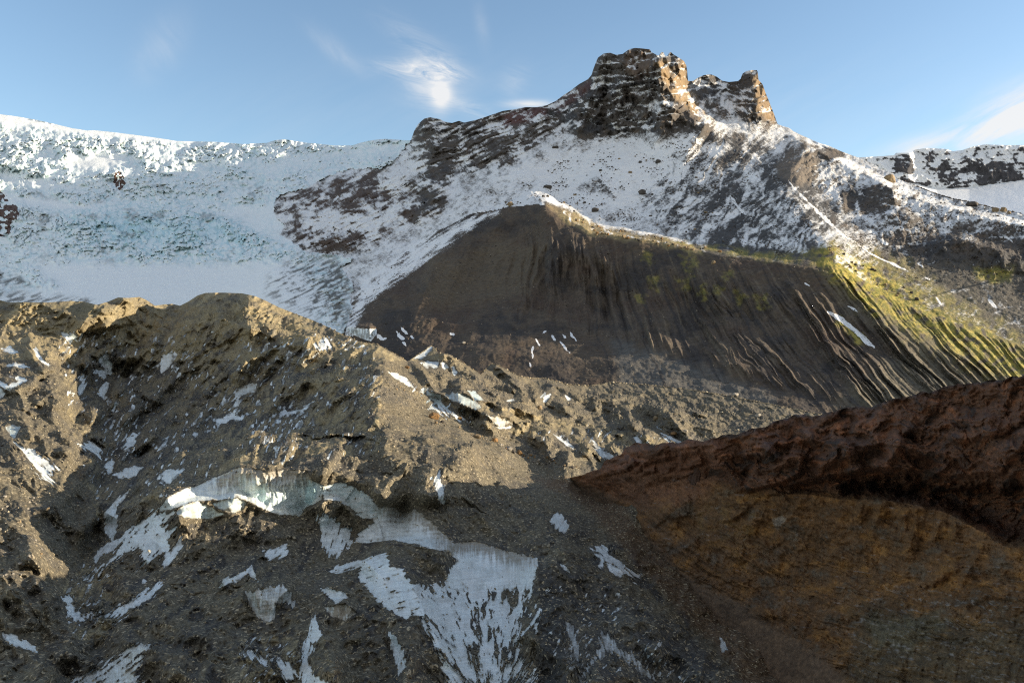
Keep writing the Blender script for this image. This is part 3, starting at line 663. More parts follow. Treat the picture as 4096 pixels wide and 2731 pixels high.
# hills at the top left
R([(0,300),(40,303),(62,312),(78,320),(86,332)], .05, 26, 40)
R([(84,301),(100,308),(106,316),(105,323),(107,332)], .05, 40, 34)
R([(242,293),(249,299),(247,307),(234,313)], .05, 50, 40)
R([(216,317.5),(228,322),(240,328),(262,331)], .03, 20, 6)
R([(262,326),(275,330),(290,336),(312,338),(340,345)], .03, 26, 6)
R([(118,297),(127,300),(134,305)], .03, 10, 20)
R([(290,336),(285,350),(278,362)], .03, 20, 18); R([(310,338),(306,350),(312,360)], .03, 16, 26)
R([(330,326),(345,335),(350,341)], .02, 12, 10)
R([(262,348),(252,360),(236,372),(228,378)], .035, 26, 14); R([(278,356),(270,366),(258,372)], .02, 10, 8)
# knobs in the valley
R([(139,396),(132,404),(129,414),(133,421)], .05, 26, 22); R([(112,383),(118,390),(122,396)], .03, 14, 12)
R([(92,405),(94,412),(90,425)], .04, 16, 10); R([(140,394),(152,400),(160,404)], .03, 4, 12)
R([(166,436),(160,446),(152,455)], .03, 16, 12); R([(188,468),(174,480),(162,492),(150,508)], .03, 20, 18)
R([(136,480),(124,492),(112,506),(104,520)], .04, 18, 22)
# hills at the left edge, right side in the sun
R([(0,355),(30,365),(45,372),(62,388),(80,400)], .03, 40, 20)
R([(-10,386),(20,388),(42,384)], .03, 8, 12); R([(38,385),(50,395),(66,410),(78,420)], .035, 30, 26)
R([(0,412),(20,422),(40,432),(60,448),(72,462)], .03, 26, 26)
R([(0,450),(30,470),(60,492),(78,510)], .025, 30, 26)
R([(0,520),(20,535),(34,552),(28,572)], .04, 30, 40)
R([(0,560),(14,580),(26,600)], .05, 20, 40)
R([(30,344),(42,352),(55,364)], .02, 16, 12)
# the curved ice wall: crest and the hollow under it
R([(155,505),(166,498),(188,487.5),(223,474),(239,466),(250,466),(268,470.7),(287,470),(306,468.3),(330,474),(350,480),(375,492),(390,502),(404,507)], .080, 44, 50)
R([(404,507),(414,508),(428,518.8),(442,531.5),(457,544),(476,542.7),(495,549),(509,552),(525,555),(560,552),(590,560)], .022, 40, 50)
R([(166,512),(180,507),(198,501),(223,499.4),(237,496.2),(252,502.6),(263,509),(277,513.5),(300,516)], .018, 50, 6)
R([(175,510),(180,520),(178,535),(186,548),(192,562)], .018, 30, 26); R([(208,530),(204,548),(212,562)], .02, 12, 36)
R([(225,502),(232,512),(224,528),(214,540)], .012, 16, 22); R([(262,516),(256,528),(258,545)], .018, 14, 40)
R([(300,516),(312,507),(324,500),(335,498.6),(344,504),(352,514),(362,522)], .025, 36, 5)
R([(318,500),(324,512),(332,520)], .03, 14, 18)
# slabs lower down
R([(358,569),(370,556),(385,549),(400,545),(431,547),(455,552)], .05, 34, 10)
R([(387,550),(391,564),(403,569),(413,585),(420,600),(428,622),(440,645),(450,668)], .035, 40, 16)
R([(536,556),(538,580),(540,612),(536,635),(528,650)], .05, 30, 44)
R([(245,592),(263,586.5),(284,584),(292,593)], .05, 30, 8); R([(320,587),(336,588),(348,593)], .03, 14, 6)
R([(320,605),(345,602),(360,613)], .04, 20, 6); R([(218,587),(226,578),(246,569),(253,562),(259,583)], .04, 16, 10)
R([(96,560),(110,570),(128,584),(140,600)], .02, 24, 24); R([(140,545),(150,552),(143,566)], .02, 14, 12)
R([(150,643),(142,655),(134,672),(128,700)], .05, 40, 30); R([(312,612),(322,634),(330,660),(340,700)], .03, 22, 18)
R([(386,624),(402,643),(407,668),(402,700)], .03, 12, 20)
R([(545,560),(580,572),(620,592),(660,620),(700,650)], .03, 30, 26); R([(520,545),(560,545),(600,556),(640,580)], .02, 16, 10)
# right of the main ridge: parallel icy ridges stepping down to the right
R([(400,352),(415,365),(428,372),(448,379),(465,383),(485,392),(505,398),(520,402)], .035, 26, 6)
R([(438,353),(449,356),(462,364),(478,376),(492,386)], .04, 12, 14)
R([(491,363),(500,368),(512,378),(524,386)], .04, 8, 14); R([(427,390),(440,394),(456,400)], .02, 5, 8)
R([(452,392),(463,392),(480,399),(495,405),(510,412)], .045, 18, 6)
R([(455,400),(464,404),(476,409),(488,416),(497,424),(514,432)], .035, 16, 8)
R([(482,410),(490,416),(505,415),(515,420)], .035, 14, 4)
R([(509,403),(520,408),(540,418),(556,428),(575,438),(592,452)], .04, 22, 14)
R([(525,400),(545,396),(560,404),(575,414),(590,424)], .04, 14, 12)
R([(545,383),(560,387),(580,396),(600,400),(625,398)], .04, 12, 5)
R([(552,428),(545,436),(548,448),(556,458)], .04, 26, 20)
R([(588,432),(600,440),(610,448),(625,458)], .04, 16, 14); R([(600,425),(620,436),(640,450)], .03, 14, 10)
R([(628,420),(640,432),(652,442)], .04, 12, 12); R([(655,405),(665,414),(690,425),(720,432)], .03, 12, 10)
R([(620,402),(640,406),(680,410),(720,418)], .03, 10, 4)
# many lesser crests: facets between sharp rubble edges
rr = np.random.RandomState(77); Fn = np.zeros(U.shape)
def crests(n, poly, a0, a1, l0, l1, A0, A1, wp0, wp1, wn0, wn1):
    P_ = np.array(poly, float); k = 0
    while k < n:
        u, v = rr.uniform(P_[:, 0].min(), P_[:, 0].max()), rr.uniform(P_[:, 1].min(), P_[:, 1].max()); ins = False
        for i in range(len(P_)):
            (x0, y0), (x1, y1) = P_[i-1], P_[i]
            if (y0 > v) != (y1 > v) and u < (x1-x0)*(v-y0)/(y1-y0)+x0: ins = not ins
        if not ins: continue
        k += 1; s_ = np.interp(v, [300, 420, 520, 690], [.45, .75, 1.0, 1.3])
        a = math.radians(rr.uniform(a0, a1)); Ln = rr.uniform(l0, l1)*s_; pts = []; x, y = u, v
        for j in range(5):
            pts.append((x, y)); a += rr.normal()*.22; x += math.cos(a)*Ln/4; y += math.sin(a)*Ln/4
        ridge(Fn, U, V, pts, rr.uniform(A0, A1)*(.5+.5*s_), rr.uniform(wp0, wp1)*s_, rr.uniform(wn0, wn1)*s_)
# angles in the picture plane seen from the path: 90 runs straight down the slope, 135 down to the left
crests(120, [(70,335),(170,325),(370,345),(370,450),(240,460),(170,490),(100,520),(85,460),(70,400)], 124, 146, 45, 140, .016, .038, 12, 26, 6, 12)
crests(40, [(-20,335),(50,335),(70,400),(84,470),(90,520),(30,600),(-20,640)], 35, 65, 22, 60, .015, .04, 14, 24, 8, 16)
crests(70, [(390,350),(470,370),(560,390),(700,400),(720,430),(640,455),(600,470),(540,460),(460,420),(400,370)], 20, 55, 20, 60, .02, .045, 9, 18, 4, 10)
crests(30, [(400,470),(440,500),(540,545),(640,590),(600,530),(520,490),(470,470)], 20, 60, 20, 60, .008, .02, 10, 22, 6, 14)
crests(60, [(60,560),(160,570),(330,560),(350,620),(420,640),(420,690),(0,690),(0,620)], 30, 150, 24, 80, .014, .034, 12, 30, 8, 18)
crests(36, [(545,560),(640,600),(720,660),(720,690),(540,690)], 20, 80, 24, 80, .014, .03, 12, 26, 7, 16)
def blobm(poly, soft=6., rag=0., sc=14., seed=1, pad=25):
    d = psd(U, V, poly, pad+rag)
    if rag: d = d+rag*fbm(U/sc, V/sc, 4, seed)
    return sst(d, -soft, soft)
# general hummocks, stretched down the slopes
size = 1.0; zw = sst(V, 380, 520)
left = sst(-(U-360), -30, 60)*sst(V, 320, 360)
a1 = fbm(*rot(U/size, V/size, 38, 40, 13), 4, 401)
a2 = fbm(*rot(U/size, V/size, -38, 40, 13), 4, 402)
rdg = ridged(*rot(U+10*fbm(U/30,V/30,3,414), V+8*fbm(U/30,V/30,3,415), 40, 26, 9), 2, 403)
rdg2 = ridged(*rot(U+10*fbm(U/30,V/30,3,414), V+8*fbm(U/30,V/30,3,415), -36, 28, 10), 2, 404)
valley = blobm([(60,340),(170,330),(380,345),(375,450),(240,462),(170,490),(100,520),(85,460),(70,400)], 14, 8)
wv1 = fbm(U/size/22, V/size/22, 3, 410)*14; wv2 = fbm(U/size/22, V/size/22, 3, 411)*14
iso = ridged((U+wv1)/30, (V+wv2)/20, 3, 412, .42)*zw+(1-zw)*ridged((U+wv1*.6)/17, (V+wv2*.6)/9, 3, 413, .42)*.8
Fn += valley*(-.015*iso+.016*a1-.012*rdg)
lefth = blobm([(-70,330),(50,335),(70,400),(84,470),(90,520),(30,600),(-70,640)], 14, 8)
Fn += lefth*(-.016*iso+.014*a2-.010*rdg2)
rest = np.clip(1-valley-lefth, 0, 1)
flat = blobm([(376,345),(400,360),(420,380),(455,415),(500,445),(560,478),(600,500),(700,560),(600,540),(500,475),(470,447),(430,438),(390,430),(380,400)], 8, 6)
Fn += rest*(1-.75*flat)*(-.015*iso-.006*rdg2*sst(U, 380, 440)-.008*rdg*(1-sst(U, 380, 440))+.018*fbm(U/size/30, V/size/18, 5, 405))
toe = sst(U, 590, 660)*sst(-V, -440, -415)
Fn += toe*(-.012*ridged(*rot(U, V, -25, 16, 5), 4, 407))
Fn += .0020*fbm(U/size/5, V/size/4, 4, 408)-.0025*ridged(U/size/9, V/size/6, 3, 409)*(1-.6*flat)

# --- exposed ice: outlines on the ground
ICE = {  # key: (outline, streak direction or None, raggedness, dirt at the top edge, blueness)
 'wall_left': ([(166,498),(188,487.5),(223,474.5),(239,466.5),(250,466.5),(268,471),(287,470.5),(306,469),(312,480),(323,484),(322,499),(306,506),(300,515.4),(277,513),(263,509),(252,502.6),(237.5,496.2),(223,499.4),(198,501),(175,507.4),(158,512)], None, 1.2),
 'wall_right': ([(322.8,483.7),(340.4,482),(354.7,487),(370.6,496.5),(378.6,506),(391.4,507.6),(402.5,514),(413.7,508.4),(428,518.8),(442.4,531.5),(456.7,544.3),(454,552),(431,547.5),(410.5,542.7),(386.6,539.5),(369,542.7),(353,542.7),(359.5,531.5),(377,518.8),(361,518.8),(351.5,507.6),(338.8,501.3),(322.8,499.7)], 0, 2.5),
 'arch_left': ([(175,512),(184,504.5),(198,501.5),(204,504),(215,510),(224,514),(212,518.5),(196,519),(183,517)], None, 1.0),
 'arch_right': ([(212,504),(222,500),(238,497),(247,502),(240,511),(230,512),(220,509)], None, 1.0),
 'slab_left': ([(155,511.4),(173,512),(162.6,525),(175,526.5),(165.8,548.8),(137,571),(143.5,558.4),(138.7,545.6),(124,553.6),(86,577.5),(95.6,568),(111.6,558.4),(119.6,539),(130,528)], 46, 8),
 'slab_low': ([(175,545.6),(165.8,553.6),(161,571),(173.7,558.4),(183,545.6),(182,535)], 55, 3),
 'spur': ([(134,481),(129,488),(111.6,504),(104.4,512),(105,520),(104,530),(112,540),(116,532),(118,520),(116,508),(126,496)], 52, 2),
 'slope_a': ([(118,539),(108,540),(100,548),(93,556),(96,564),(101,556),(112,550),(124,537),(136,524),(132,524)], 44, 2),
 'fan': ([(456.7,544.3),(475.8,542.7),(495,549),(509,553),(525,556),(536,558.6),(537,581),(540,612.8),(536,632),(530,622),(521,645),(537,667),(537,705),(448,705),(442,661),(431,641),(423,621),(418.5,597),(412,584),(425,586),(440.8,581),(450,570),(460,560),(452,552)], 78, 9),
 'slab_mid': ([(358,569.8),(370.6,557),(385,549.9),(389.8,563.4),(402.5,568),(412,584),(418.5,597),(424.8,619),(412,612.8),(407,620.8),(386.6,608.8),(373.8,595.3),(358,577.8)], 20, 4),
 'slab_tail': ([(329,571),(336,564),(352,561),(366,556),(372,556),(362,566),(348,568),(336,573)], 25, 3),
 'knob_ice': ([(318,517),(326,513),(335.6,520.4),(340,526),(351.5,531),(351,542),(342,552),(334,558.6),(326,552),(321,544.3)], 70, 6),
 'horseshoe': ([(245.5,591.9),(263,587),(283.7,583.9),(291.7,593.5),(296.5,606.2),(293,608),(287,599.8),(275.8,603),(275,612),(275.8,620.6),(263,622),(252,609.4)], 80, 3),
 'shark': ([(218,587),(223,579),(245.5,569.6),(252,563),(258,582),(249,572.7),(236,582)], 30, 2),
 'wedge': ([(319.6,587.3),(335.6,589),(346.7,592),(348.3,597),(337,602.5),(326,595)], 30, 2.5),
 'halfmoon': ([(323,606),(336,604),(347,604),(357,613),(345,620),(330.8,614.4)], 80, 2),
 'column': ([(314.8,612),(317,622),(322.8,633.6),(318,638),(311.7,643),(314,650),(308.5,660.7),(312,672),(329,684),(335,705),(300,705),(302,664),(301,649.5),(303.7,640),(309,633.6),(311.7,619)], 75, 4),
 'sliver': ([(388,630),(394,633),(403,648),(406,666),(399,674),(393,655)], 75, 3),
 'streaks_bottom': ([(150,644),(141,641),(118,655),(90,672),(60,690),(50,705),(135,705),(143,682),(134,672),(140,662)], 38, 10),
 'streak_a': ([(165,578),(155,583),(139,600),(148,601),(160,588)], 42, 3),
 'streak_b': ([(146,588),(120,606),(96,617),(112,617),(120,613),(112,624),(128,612),(150,597)], 42, 6),
 'streak_c': ([(143,578),(147,580),(139,586)], 60, 2),
 'bottom_left': ([(1.6,631),(14,634),(36.7,645),(36,651),(20,647),(5,639)], None, 3),
 'bowl': ([(553,515),(558,511.6),(564,517),(568.4,525.9),(564,534),(556,529),(550,520)], 60, 3),
 'sun_slab': ([(14,443),(32,448.7),(60.6,468.7),(49,471),(54,483),(41.4,477.4),(27,457)], -42, 5),
 'left_arc': ([(0,386.6),(9.6,389.8),(22,383),(28.7,379.4),(20,376),(9.6,376),(18,381),(8,384),(0,381),(-20,386),(-20,400),(0,399),(7,393)], None, 2),
 'left_oval': ([(5,427),(9,433),(12.8,437.6),(18,432),(20.7,426.4),(12,424)], None, 1.5),
 'left_band': ([(5,366),(16,361),(24,364),(32,367.5),(22,368),(14,366)], None, 2),
 'left_tongue': ([(33.5,348.3),(36,346),(40,353),(44,360),(52,365.5),(42,363),(38,357)], -50, 2),
 'left_patch': ([(1,348.5),(9.6,345),(14,348),(20.7,352),(11,354),(4,351)], None, 2),
 'valley_a': ([(161,373),(159.5,368),(162.6,354.7),(169,352),(173,353),(171,362),(167,371)], 60, 1.8),
 'valley_b': ([(97,393),(101,385),(108,380.5),(110,383),(107,391),(103.6,399.3)], 55, 1.8),
 'valley_c': ([(258,382.5),(248.7,383.4),(240,387),(234.5,393),(236,400),(234,405),(239,406),(238.5,398),(244,393),(254,391)], None, 2),
 'valley_d': ([(275,417),(285,406),(287,412),(300,408),(314,400.5),(306,409),(290,414)], 25, 3),
 'valley_e': ([(78,444),(92.5,441.4),(102,448.8),(101,458),(96,452),(86,450)], -35, 4),
 'valley_f': ([(103.6,466.3),(111.6,458.3),(115,463),(112,470),(108,474)], None, 2.5),
 'valley_g': ([(113,474.3),(126,467),(137,464.7),(143.5,466),(138,473),(130,478),(120,478)], None, 2.5),
 'valley_h': ([(161,480),(162,472),(168,469),(188,468.7),(176,476),(168,483)], 45, 3.5),
 'valley_i': ([(137,429.6),(127,438),(122.7,447),(134,447),(136,437)], 45, 3),
 'valley_j': ([(158,447.5),(165,440),(169,434.4),(168.5,441),(166,446)], 50, 2),
 'ridge_ice_a': ([(412,358),(420.4,353.5),(431.5,345.5),(433,349),(424,356),(422,359.5)], 25, 2.5),
 'ridge_ice_b': ([(419.6,362.4),(428,360.7),(439,361.6),(438.3,366.7),(434,367.5),(428.5,365),(428,369)], None, 1.2),
 'ridge_ice_c': ([(440,362.4),(443.4,360.7),(449.3,366.7),(444.2,369.6)], None, 1.0),
 'ridge_ice_d': ([(451,366.7),(453.6,364.5),(457.8,371.8),(454.4,375.5)], None, 1.2),
 'lit_slab_a': ([(398,372.5),(406.8,377.7),(416,388.8),(420,390),(408.5,386),(400,381.5),(390,374),(386,371)], None, 1.2),
 'hollow_a': ([(426.4,389.6),(433,392),(440.8,394.7),(441.5,399.5),(434,397),(429.8,397.3),(426.4,394.7)], None, 1),
 'hollow_b': ([(429.8,398.5),(434,397.4),(440.8,400.8),(448,408),(455,413.2),(449,411),(442.5,407)], None, 1),
 'wall_small': ([(446.8,397),(451.9,392),(463,393),(473,399),(480,404),(479,407),(475.7,409.5),(464.6,404.5),(452.7,400.3)], 80, 1.2),
 'hook': ([(467,390),(475.7,390.5),(480,395),(484,400),(480,400.3),(474,398.5),(470,394)], None, 1),
 'basin': ([(486,414.4),(496,416.8),(498,414.5),(502,419),(508,418),(513,422.8),(502,426.3),(494,424)], 80, 1.8),
 'basin_lip': ([(493,424.5),(502,427),(513,425.3),(509.7,428.3),(500,428.3)], None, .8),
 'lip': ([(506,399.8),(514,398.5),(515,400),(507,401.7)], None, .8),
 'lit_slab_b': ([(552,433),(561.5,436.4),(574.5,446),(567,446),(557,438.5)], -40, 2),
 'right_a': ([(541,397),(545,393),(548,393),(552,391),(551,397),(546,401.5)], 50, 3),
 'right_b': ([(565,395),(571,397),(568,400)], None, 2),
 'right_c': ([(589,438),(595,441),(603,450),(618,456),(610,460),(600,456),(594,447)], -45, 4),
 'right_d': ([(632,436),(637,436),(642,443),(637,443)], -50, 2),
 'right_e': ([(657,427),(664,432),(672,437),(681,441),(672,443),(660,436)], -30, 4),
 'low_a': ([(599,551),(604,557),(603,567),(598,566),(600,559)], -50, 1.5),
 'low_b': ([(605,561),(612,563),(625.6,572.8),(619.4,577),(610,570)], -30, 1.5),
 'low_c': ([(560,563),(566,567),(570,573),(563,569)], -50, 1.5),
 'low_d': ([(599,630),(607,634),(620,646),(634,655),(645,668),(656,680),(640,672),(622,656),(606,650),(590,668),(575,690),(572,686),(590,660),(600,646)], -70, 5),
 'low_e': ([(566,622),(572,626),(578,645),(579,662),(574,655),(569,640)], 80, 4),
 'low_f': ([(719,636),(724,640),(728,650),(722,652)], None, 3),
 'low_g': ([(784,648),(788,652),(790,664),(795,668),(800,700),(775,705),(779,675),(781,660)], 75, 5),
 'low_h': ([(818,652),(808,660),(799,677),(806,676),(816,664)], 55, 3),
 'speck_a': ([(244,648),(256,652),(270,660),(266,664),(250,658)], -60, 5),
 'speck_b': ([(275,655),(290,660),(296,675),(286,680),(278,668)], -60, 5),
 'speck_c': ([(276,545),(288,541),(288,553),(270,560),(264,552)], 40, 4),
 'speck_d': ([(229,414),(236,412),(239,418),(228,421),(214,426),(216,419)], None, 4),
 'speck_e': ([(95,360),(108,354),(112,362),(110,374),(98,378),(95,372),(104,368)], None, 6),
 'speck_f': ([(316,343),(328,338),(332,346),(320,352)], -60, 5),
 'speck_g': ([(78,388),(83,372),(87,374),(84,388),(80,395)], 60, 4),
 'speck_h': ([(60,334),(76,332),(78,342),(68,342)], -50, 4),
 'speck_i': ([(62,592),(72,598),(76,608),(82,616),(90,612),(96,594),(92,610),(80,624),(68,612)], None, 5),
 'speck_j': ([(428,408),(440,404),(452,412),(470,420),(460,420),(444,414)], -45, 5),
 'speck_k': ([(432,478),(440,470),(444,485),(440,498)], 70, 5),
 'speck_l': ([(440,488),(446,494),(444,504),(438,502)], 70, 4),
 'speck_m': ([(590,548),(600,545),(640,575),(636,580)], -35, 5),
}
icef = np.full(U.shape, -9.); who = np.full(U.shape, -1, int); dirt = np.zeros(U.shape)
keys = list(ICE)
fine = fbm(U/3.2, V/3.2, 3, 421)
for ki, kname in enumerate(keys):
    poly, ang, rag = ICE[kname]
    r = polydist(U, V, poly, 14, True)
    if r is None: continue
    c, d, s_, tt, ins = r
    sd = np.where(ins, d, -d)
    u_, v_ = U[:, c], V[:, c]
    if ang is None: f = sd+rag*fbm(u_/6, v_/6, 3, 430+ki)*1.2
    else:
        if kname == 'fan':   # flow lines converge towards the bottom
            th = (u_-492)/(720-v_)*180
            stn = ridged(th/5.0, v_/46, 4, 431)*.8+.3*fine[:, c]
            bare = .0+.5*sst(v_, 560, 600)
            th = th+7*fbm(u_/16, v_/18, 4, 433)
            stn = fbm(th/6.5, v_/15, 5, 431, .6)+.75*fbm(th/22, v_/40, 3, 432)+.22*sst(u_, 450, 530)
            f = np.minimum(sd*.8, 5)-.5+rag*(.2-1.7*sst(stn, .04, .30)*bare)+2*fine[:, c]
        else:
            su, sv = rot(u_, v_, ang, 16, 2.6)
            stn = fbm(su, sv, 4, 430+ki)
            f = np.minimum(sd, 1.2+rag*.38)+rag*(stn*1.5+.35*fine[:, c])-.05*rag
    m = (f > icef[:, c]) & (sd > -13)
    icef[:, c] = np.where(m, f, icef[:, c]); who[:, c] = np.where(m, ki, who[:, c])
# small flecks left where debris slid off, mostly in the shaded valley
fl = fbm(*rot(U/size, V/size, 48, 11, 3.0), 4, 470)+.35*fbm(U/50, V/40, 2, 471)
flz = np.maximum(valley*.95, .6*blobm([(86,560),(130,590),(110,640),(70,640),(60,590)], 8, 5)); flz = np.maximum(flz, .55*blobm([(400,380),(470,400),(560,420),(680,440),(640,470),(540,440),(440,420)], 8, 6)); flz = np.maximum(flz, .6*blobm([(540,580),(640,600),(700,700),(560,700)], 12, 8))
flz = np.maximum(flz, .8*blobm([(240,640),(300,640),(300,690),(240,690)], 8, 8))
fleck = (fl-.27+.12*(flz-1))*14*np.where(flz > .3, 1, 0)-2*(flz <= .3)
icecol = np.maximum(icef, fleck)
cov = np.clip(.5+icecol*.35, 0, 1)
Fs = blur(blur(Fn, int(22/RES)), int(22/RES))
Fd += Fs+(Fn-Fs)*(1-.85*sst(icef, -8, 1))
flute = ridged((U+5*fbm(U/20, V/20, 2, 530))/8, V/60, 3, 531, .5)
Fd += -.006*flute*sst(psd(U, V, [(200,480),(240,464),(310,466),(330,476),(330,500),(300,516),(252,503),(223,500)], 12), -4, 4)
D = base*np.exp(Fd)
# the rubble layer stands proud of the bare ice
D *= np.exp(.0055*sst(icef, -1.2, .8)+.004*fbm(U/9, V/9, 3, 545)*sst(icef, 0, 3))
PM = world(U, V, D)
n_w = fbm(PM[..., 0]/14, PM[..., 1]/14, 4, 480)
n_w2 = fbm(PM[..., 0]/3.2, PM[..., 1]/3.2, 4, 481)
icm = sst(icef, -1, 1.5)
ed = sst(V-np.interp(U[0], [p[0] for p in MO_SKY], [p[1] for p in MO_SKY])[None], 0, 6)
hum = ridged(PM[..., 0]/34+.6*n_w, PM[..., 1]/34, 2, 483, .4)-.3
hum2 = ridged(PM[..., 0]/13+.5*n_w, PM[..., 1]/13, 2, 484, .4)-.3
PM[..., 2] += sst(V-np.interp(U[0], [p[0] for p in MO_SKY], [p[1] for p in MO_SKY])[None], 0, 14)*(1-.95*sst(icef, -8, 0))*(1-.7*flat)*(2.2*hum+.7*hum2)*np.interp(V, [300,400,500,690], [1.5,1.1,.75,.45])
PM[..., 2] += ed*(1-.88*icm)*(.8*n_w+.22*n_w2)*np.interp(V, [300,400,600,690], [1.6,1.2,.8,.7])
NM = normals(PM)
# dirt on ice: vertical runs from the debris rim, more on the walls
WALLR = psd(U, V, [(160,498),(240,464),(310,466),(380,490),(404,506),(430,518),(470,545),(540,556),(540,575),(450,560),(400,530),(320,505),(300,500),(240,490),(170,505)], 14)
runs = ridged(U/3.2, V/26, 3, 490)
topd = np.zeros(U.shape)
r = polydist(U, V, [(225,474),(240,466),(250,466),(268,470.7),(287,470),(306,468.3)], 40)
c, d, s_, tt, _ = r
topd[:, c] = sst(20-d+9*runs[:, c], 0, 22)*(s_ > 0)*.75
r = polydist(U, V, [(385,505),(404,510),(416,511),(430,520),(444,533),(456,545)], 30)
c, d, s_, tt, _ = r
topd[:, c] = np.maximum(topd[:, c], sst(13-d+8*runs[:, c], 0, 16)*.6)
r = polydist(U, V, [(456,545),(476,543),(495,549),(509,553),(525,556)], 30)
c, d, s_, tt, _ = r
topd[:, c] = np.maximum(topd[:, c], sst(12-d+8*runs[:, c], 0, 14)*.75)
for nm_, amt in (('halfmoon', .75), ('horseshoe', .45), ('wall_small', .35), ('hollow_a', .35), ('basin', .4), ('left_oval', .4), ('valley_c', .3), ('low_d', .5), ('arch_left', .3), ('arch_right', .35), ('low_e', .4), ('right_c', .3), ('streaks_bottom', .35), ('spur', .2)):
    topd = np.maximum(topd, np.where(who == keys.index(nm_), amt*sst(runs, -.4, .5), 0))
dirt = np.clip(topd+.22*sst(fbm(U/9, V/9, 4, 495), .0, .5)+.10*sst(runs, .1, .6), 0, .92)
lin = sst(ridged(*rot(U, V, 8, 60, 3.4), 3, 497), .35, .75)*.16
dirt = np.clip(dirt+lin+.75*sst(-icef, -2.2, .5)*sst(fbm(U/4, V/4, 3, 540), -.25, .25), 0, .92)
bluei = np.clip(.10+.25*sst(-NM[..., 2], -.5, .2)+.55*sst(psd(U, V, [(308,476),(314,480),(317,492),(312,506),(305,502),(306,488)], 10), -2, 2)+.35*sst(psd(U, V, [(255,480),(268,482),(268,505),(256,500)], 10), -4, 4)+.2*fbm(U/20, V/14, 3, 499), 0, .8)
bluei = np.maximum(bluei, np.where(np.isin(who, [keys.index(k_) for k_ in ('hollow_a','hollow_b','arch_left','arch_right','hook','left_oval','wall_small')]), .5, 0))
# --- debris colour
g1 = fbm(PM[..., 0]/26, PM[..., 1]/26, 4, 501); g2 = fbm(U/3, V/2.6, 3, 502); g3 = fbm(U/18, V/14, 4, 503)
alb = np.ones(U.shape+(3,))*np.array((.21, .17, .095))
alb = lerp(alb, (.13, .113, .082), sst(g1+.5*g3, -.1, .45)*.8)
alb = lerp(alb, (.29, .24, .14), sst(-g1+.6*g3, .05, .5)*.6)
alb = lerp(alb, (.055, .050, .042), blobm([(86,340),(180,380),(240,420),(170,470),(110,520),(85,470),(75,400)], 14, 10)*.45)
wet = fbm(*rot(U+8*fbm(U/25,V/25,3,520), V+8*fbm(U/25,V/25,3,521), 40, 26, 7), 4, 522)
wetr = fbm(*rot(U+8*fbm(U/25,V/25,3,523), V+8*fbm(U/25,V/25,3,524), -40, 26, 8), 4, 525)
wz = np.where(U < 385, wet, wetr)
shade_z = np.maximum(valley, sst(V, 500, 560)*sst(U, 60, 110))  # wet streaks painted darker across the shaded valley and bottom, deepening the shade
alb = lerp(alb, (.050, .045, .038), sst(wz+.25*g3, .02, .34)*(.45+.50*shade_z)*(1-.8*flat)*(1-.5*lefth))
alb = lerp(alb, (.045, .042, .038), sst(icecol, -7, 0)*.75*(V > 360))          # wet debris round bare ice
alb = lerp(alb, (.060, .058, .054), blobm([(540,556),(620,590),(700,640),(720,705),(540,705)], 14, 8)*.7)
alb = lerp(alb, (.040, .038, .034), sst(psd(U, V, [(538,560),(560,600),(566,650),(556,700),(535,700),(541,620)], 12), -6, 6)*.8)
alb = lerp(alb, (.115, .100, .055), blobm([(20,302),(84,302),(110,308),(90,318),(40,310)], 6, 5)*.7)
alb = alb*(1+.35*g2[..., None]*np.ones(3))
SAND = [(530,478),(566,478),(600,495),(622,505),(650,540),(690,578),(742,600),(780,640),(830,680),(840,705),(760,705),(735,668),(700,630),(660,590),(620,545),(585,505)]
alb = lerp(alb, (.120, .078, .045), sst(psd(U, V, SAND, 20)+3*fbm(U/10, V/10, 3, 505), -5, 5)*.8)
alb = np.clip(alb, .02, .6)
PMb, nb = backside(PM, 8, 70, 160)
covA = np.stack([cov, bluei, dirt], -1)
m_mo = ground_mat('glacier debris', bumps=((.9, .5), (3.0, .5)), snow_noise=(1.2, .5), snow_col=(.78, .80, .78), var=.5, noise_scale=1.1, snow_rough=.4, speck=(1.8, .32, (.34, .285, .19)))
m_ice = ground_mat('bare glacier ice', bumps=((.5, .3), (2.0, .25)), snow_noise=(1.2, .5), snow_col=(.76, .79, .77), var=.4, noise_scale=1.3, snow_rough=.32, dirt_col=(.22, .185, .13))
fq = quads(*PMb.shape[:2]); fq = fq[live(V, fq, nb)]
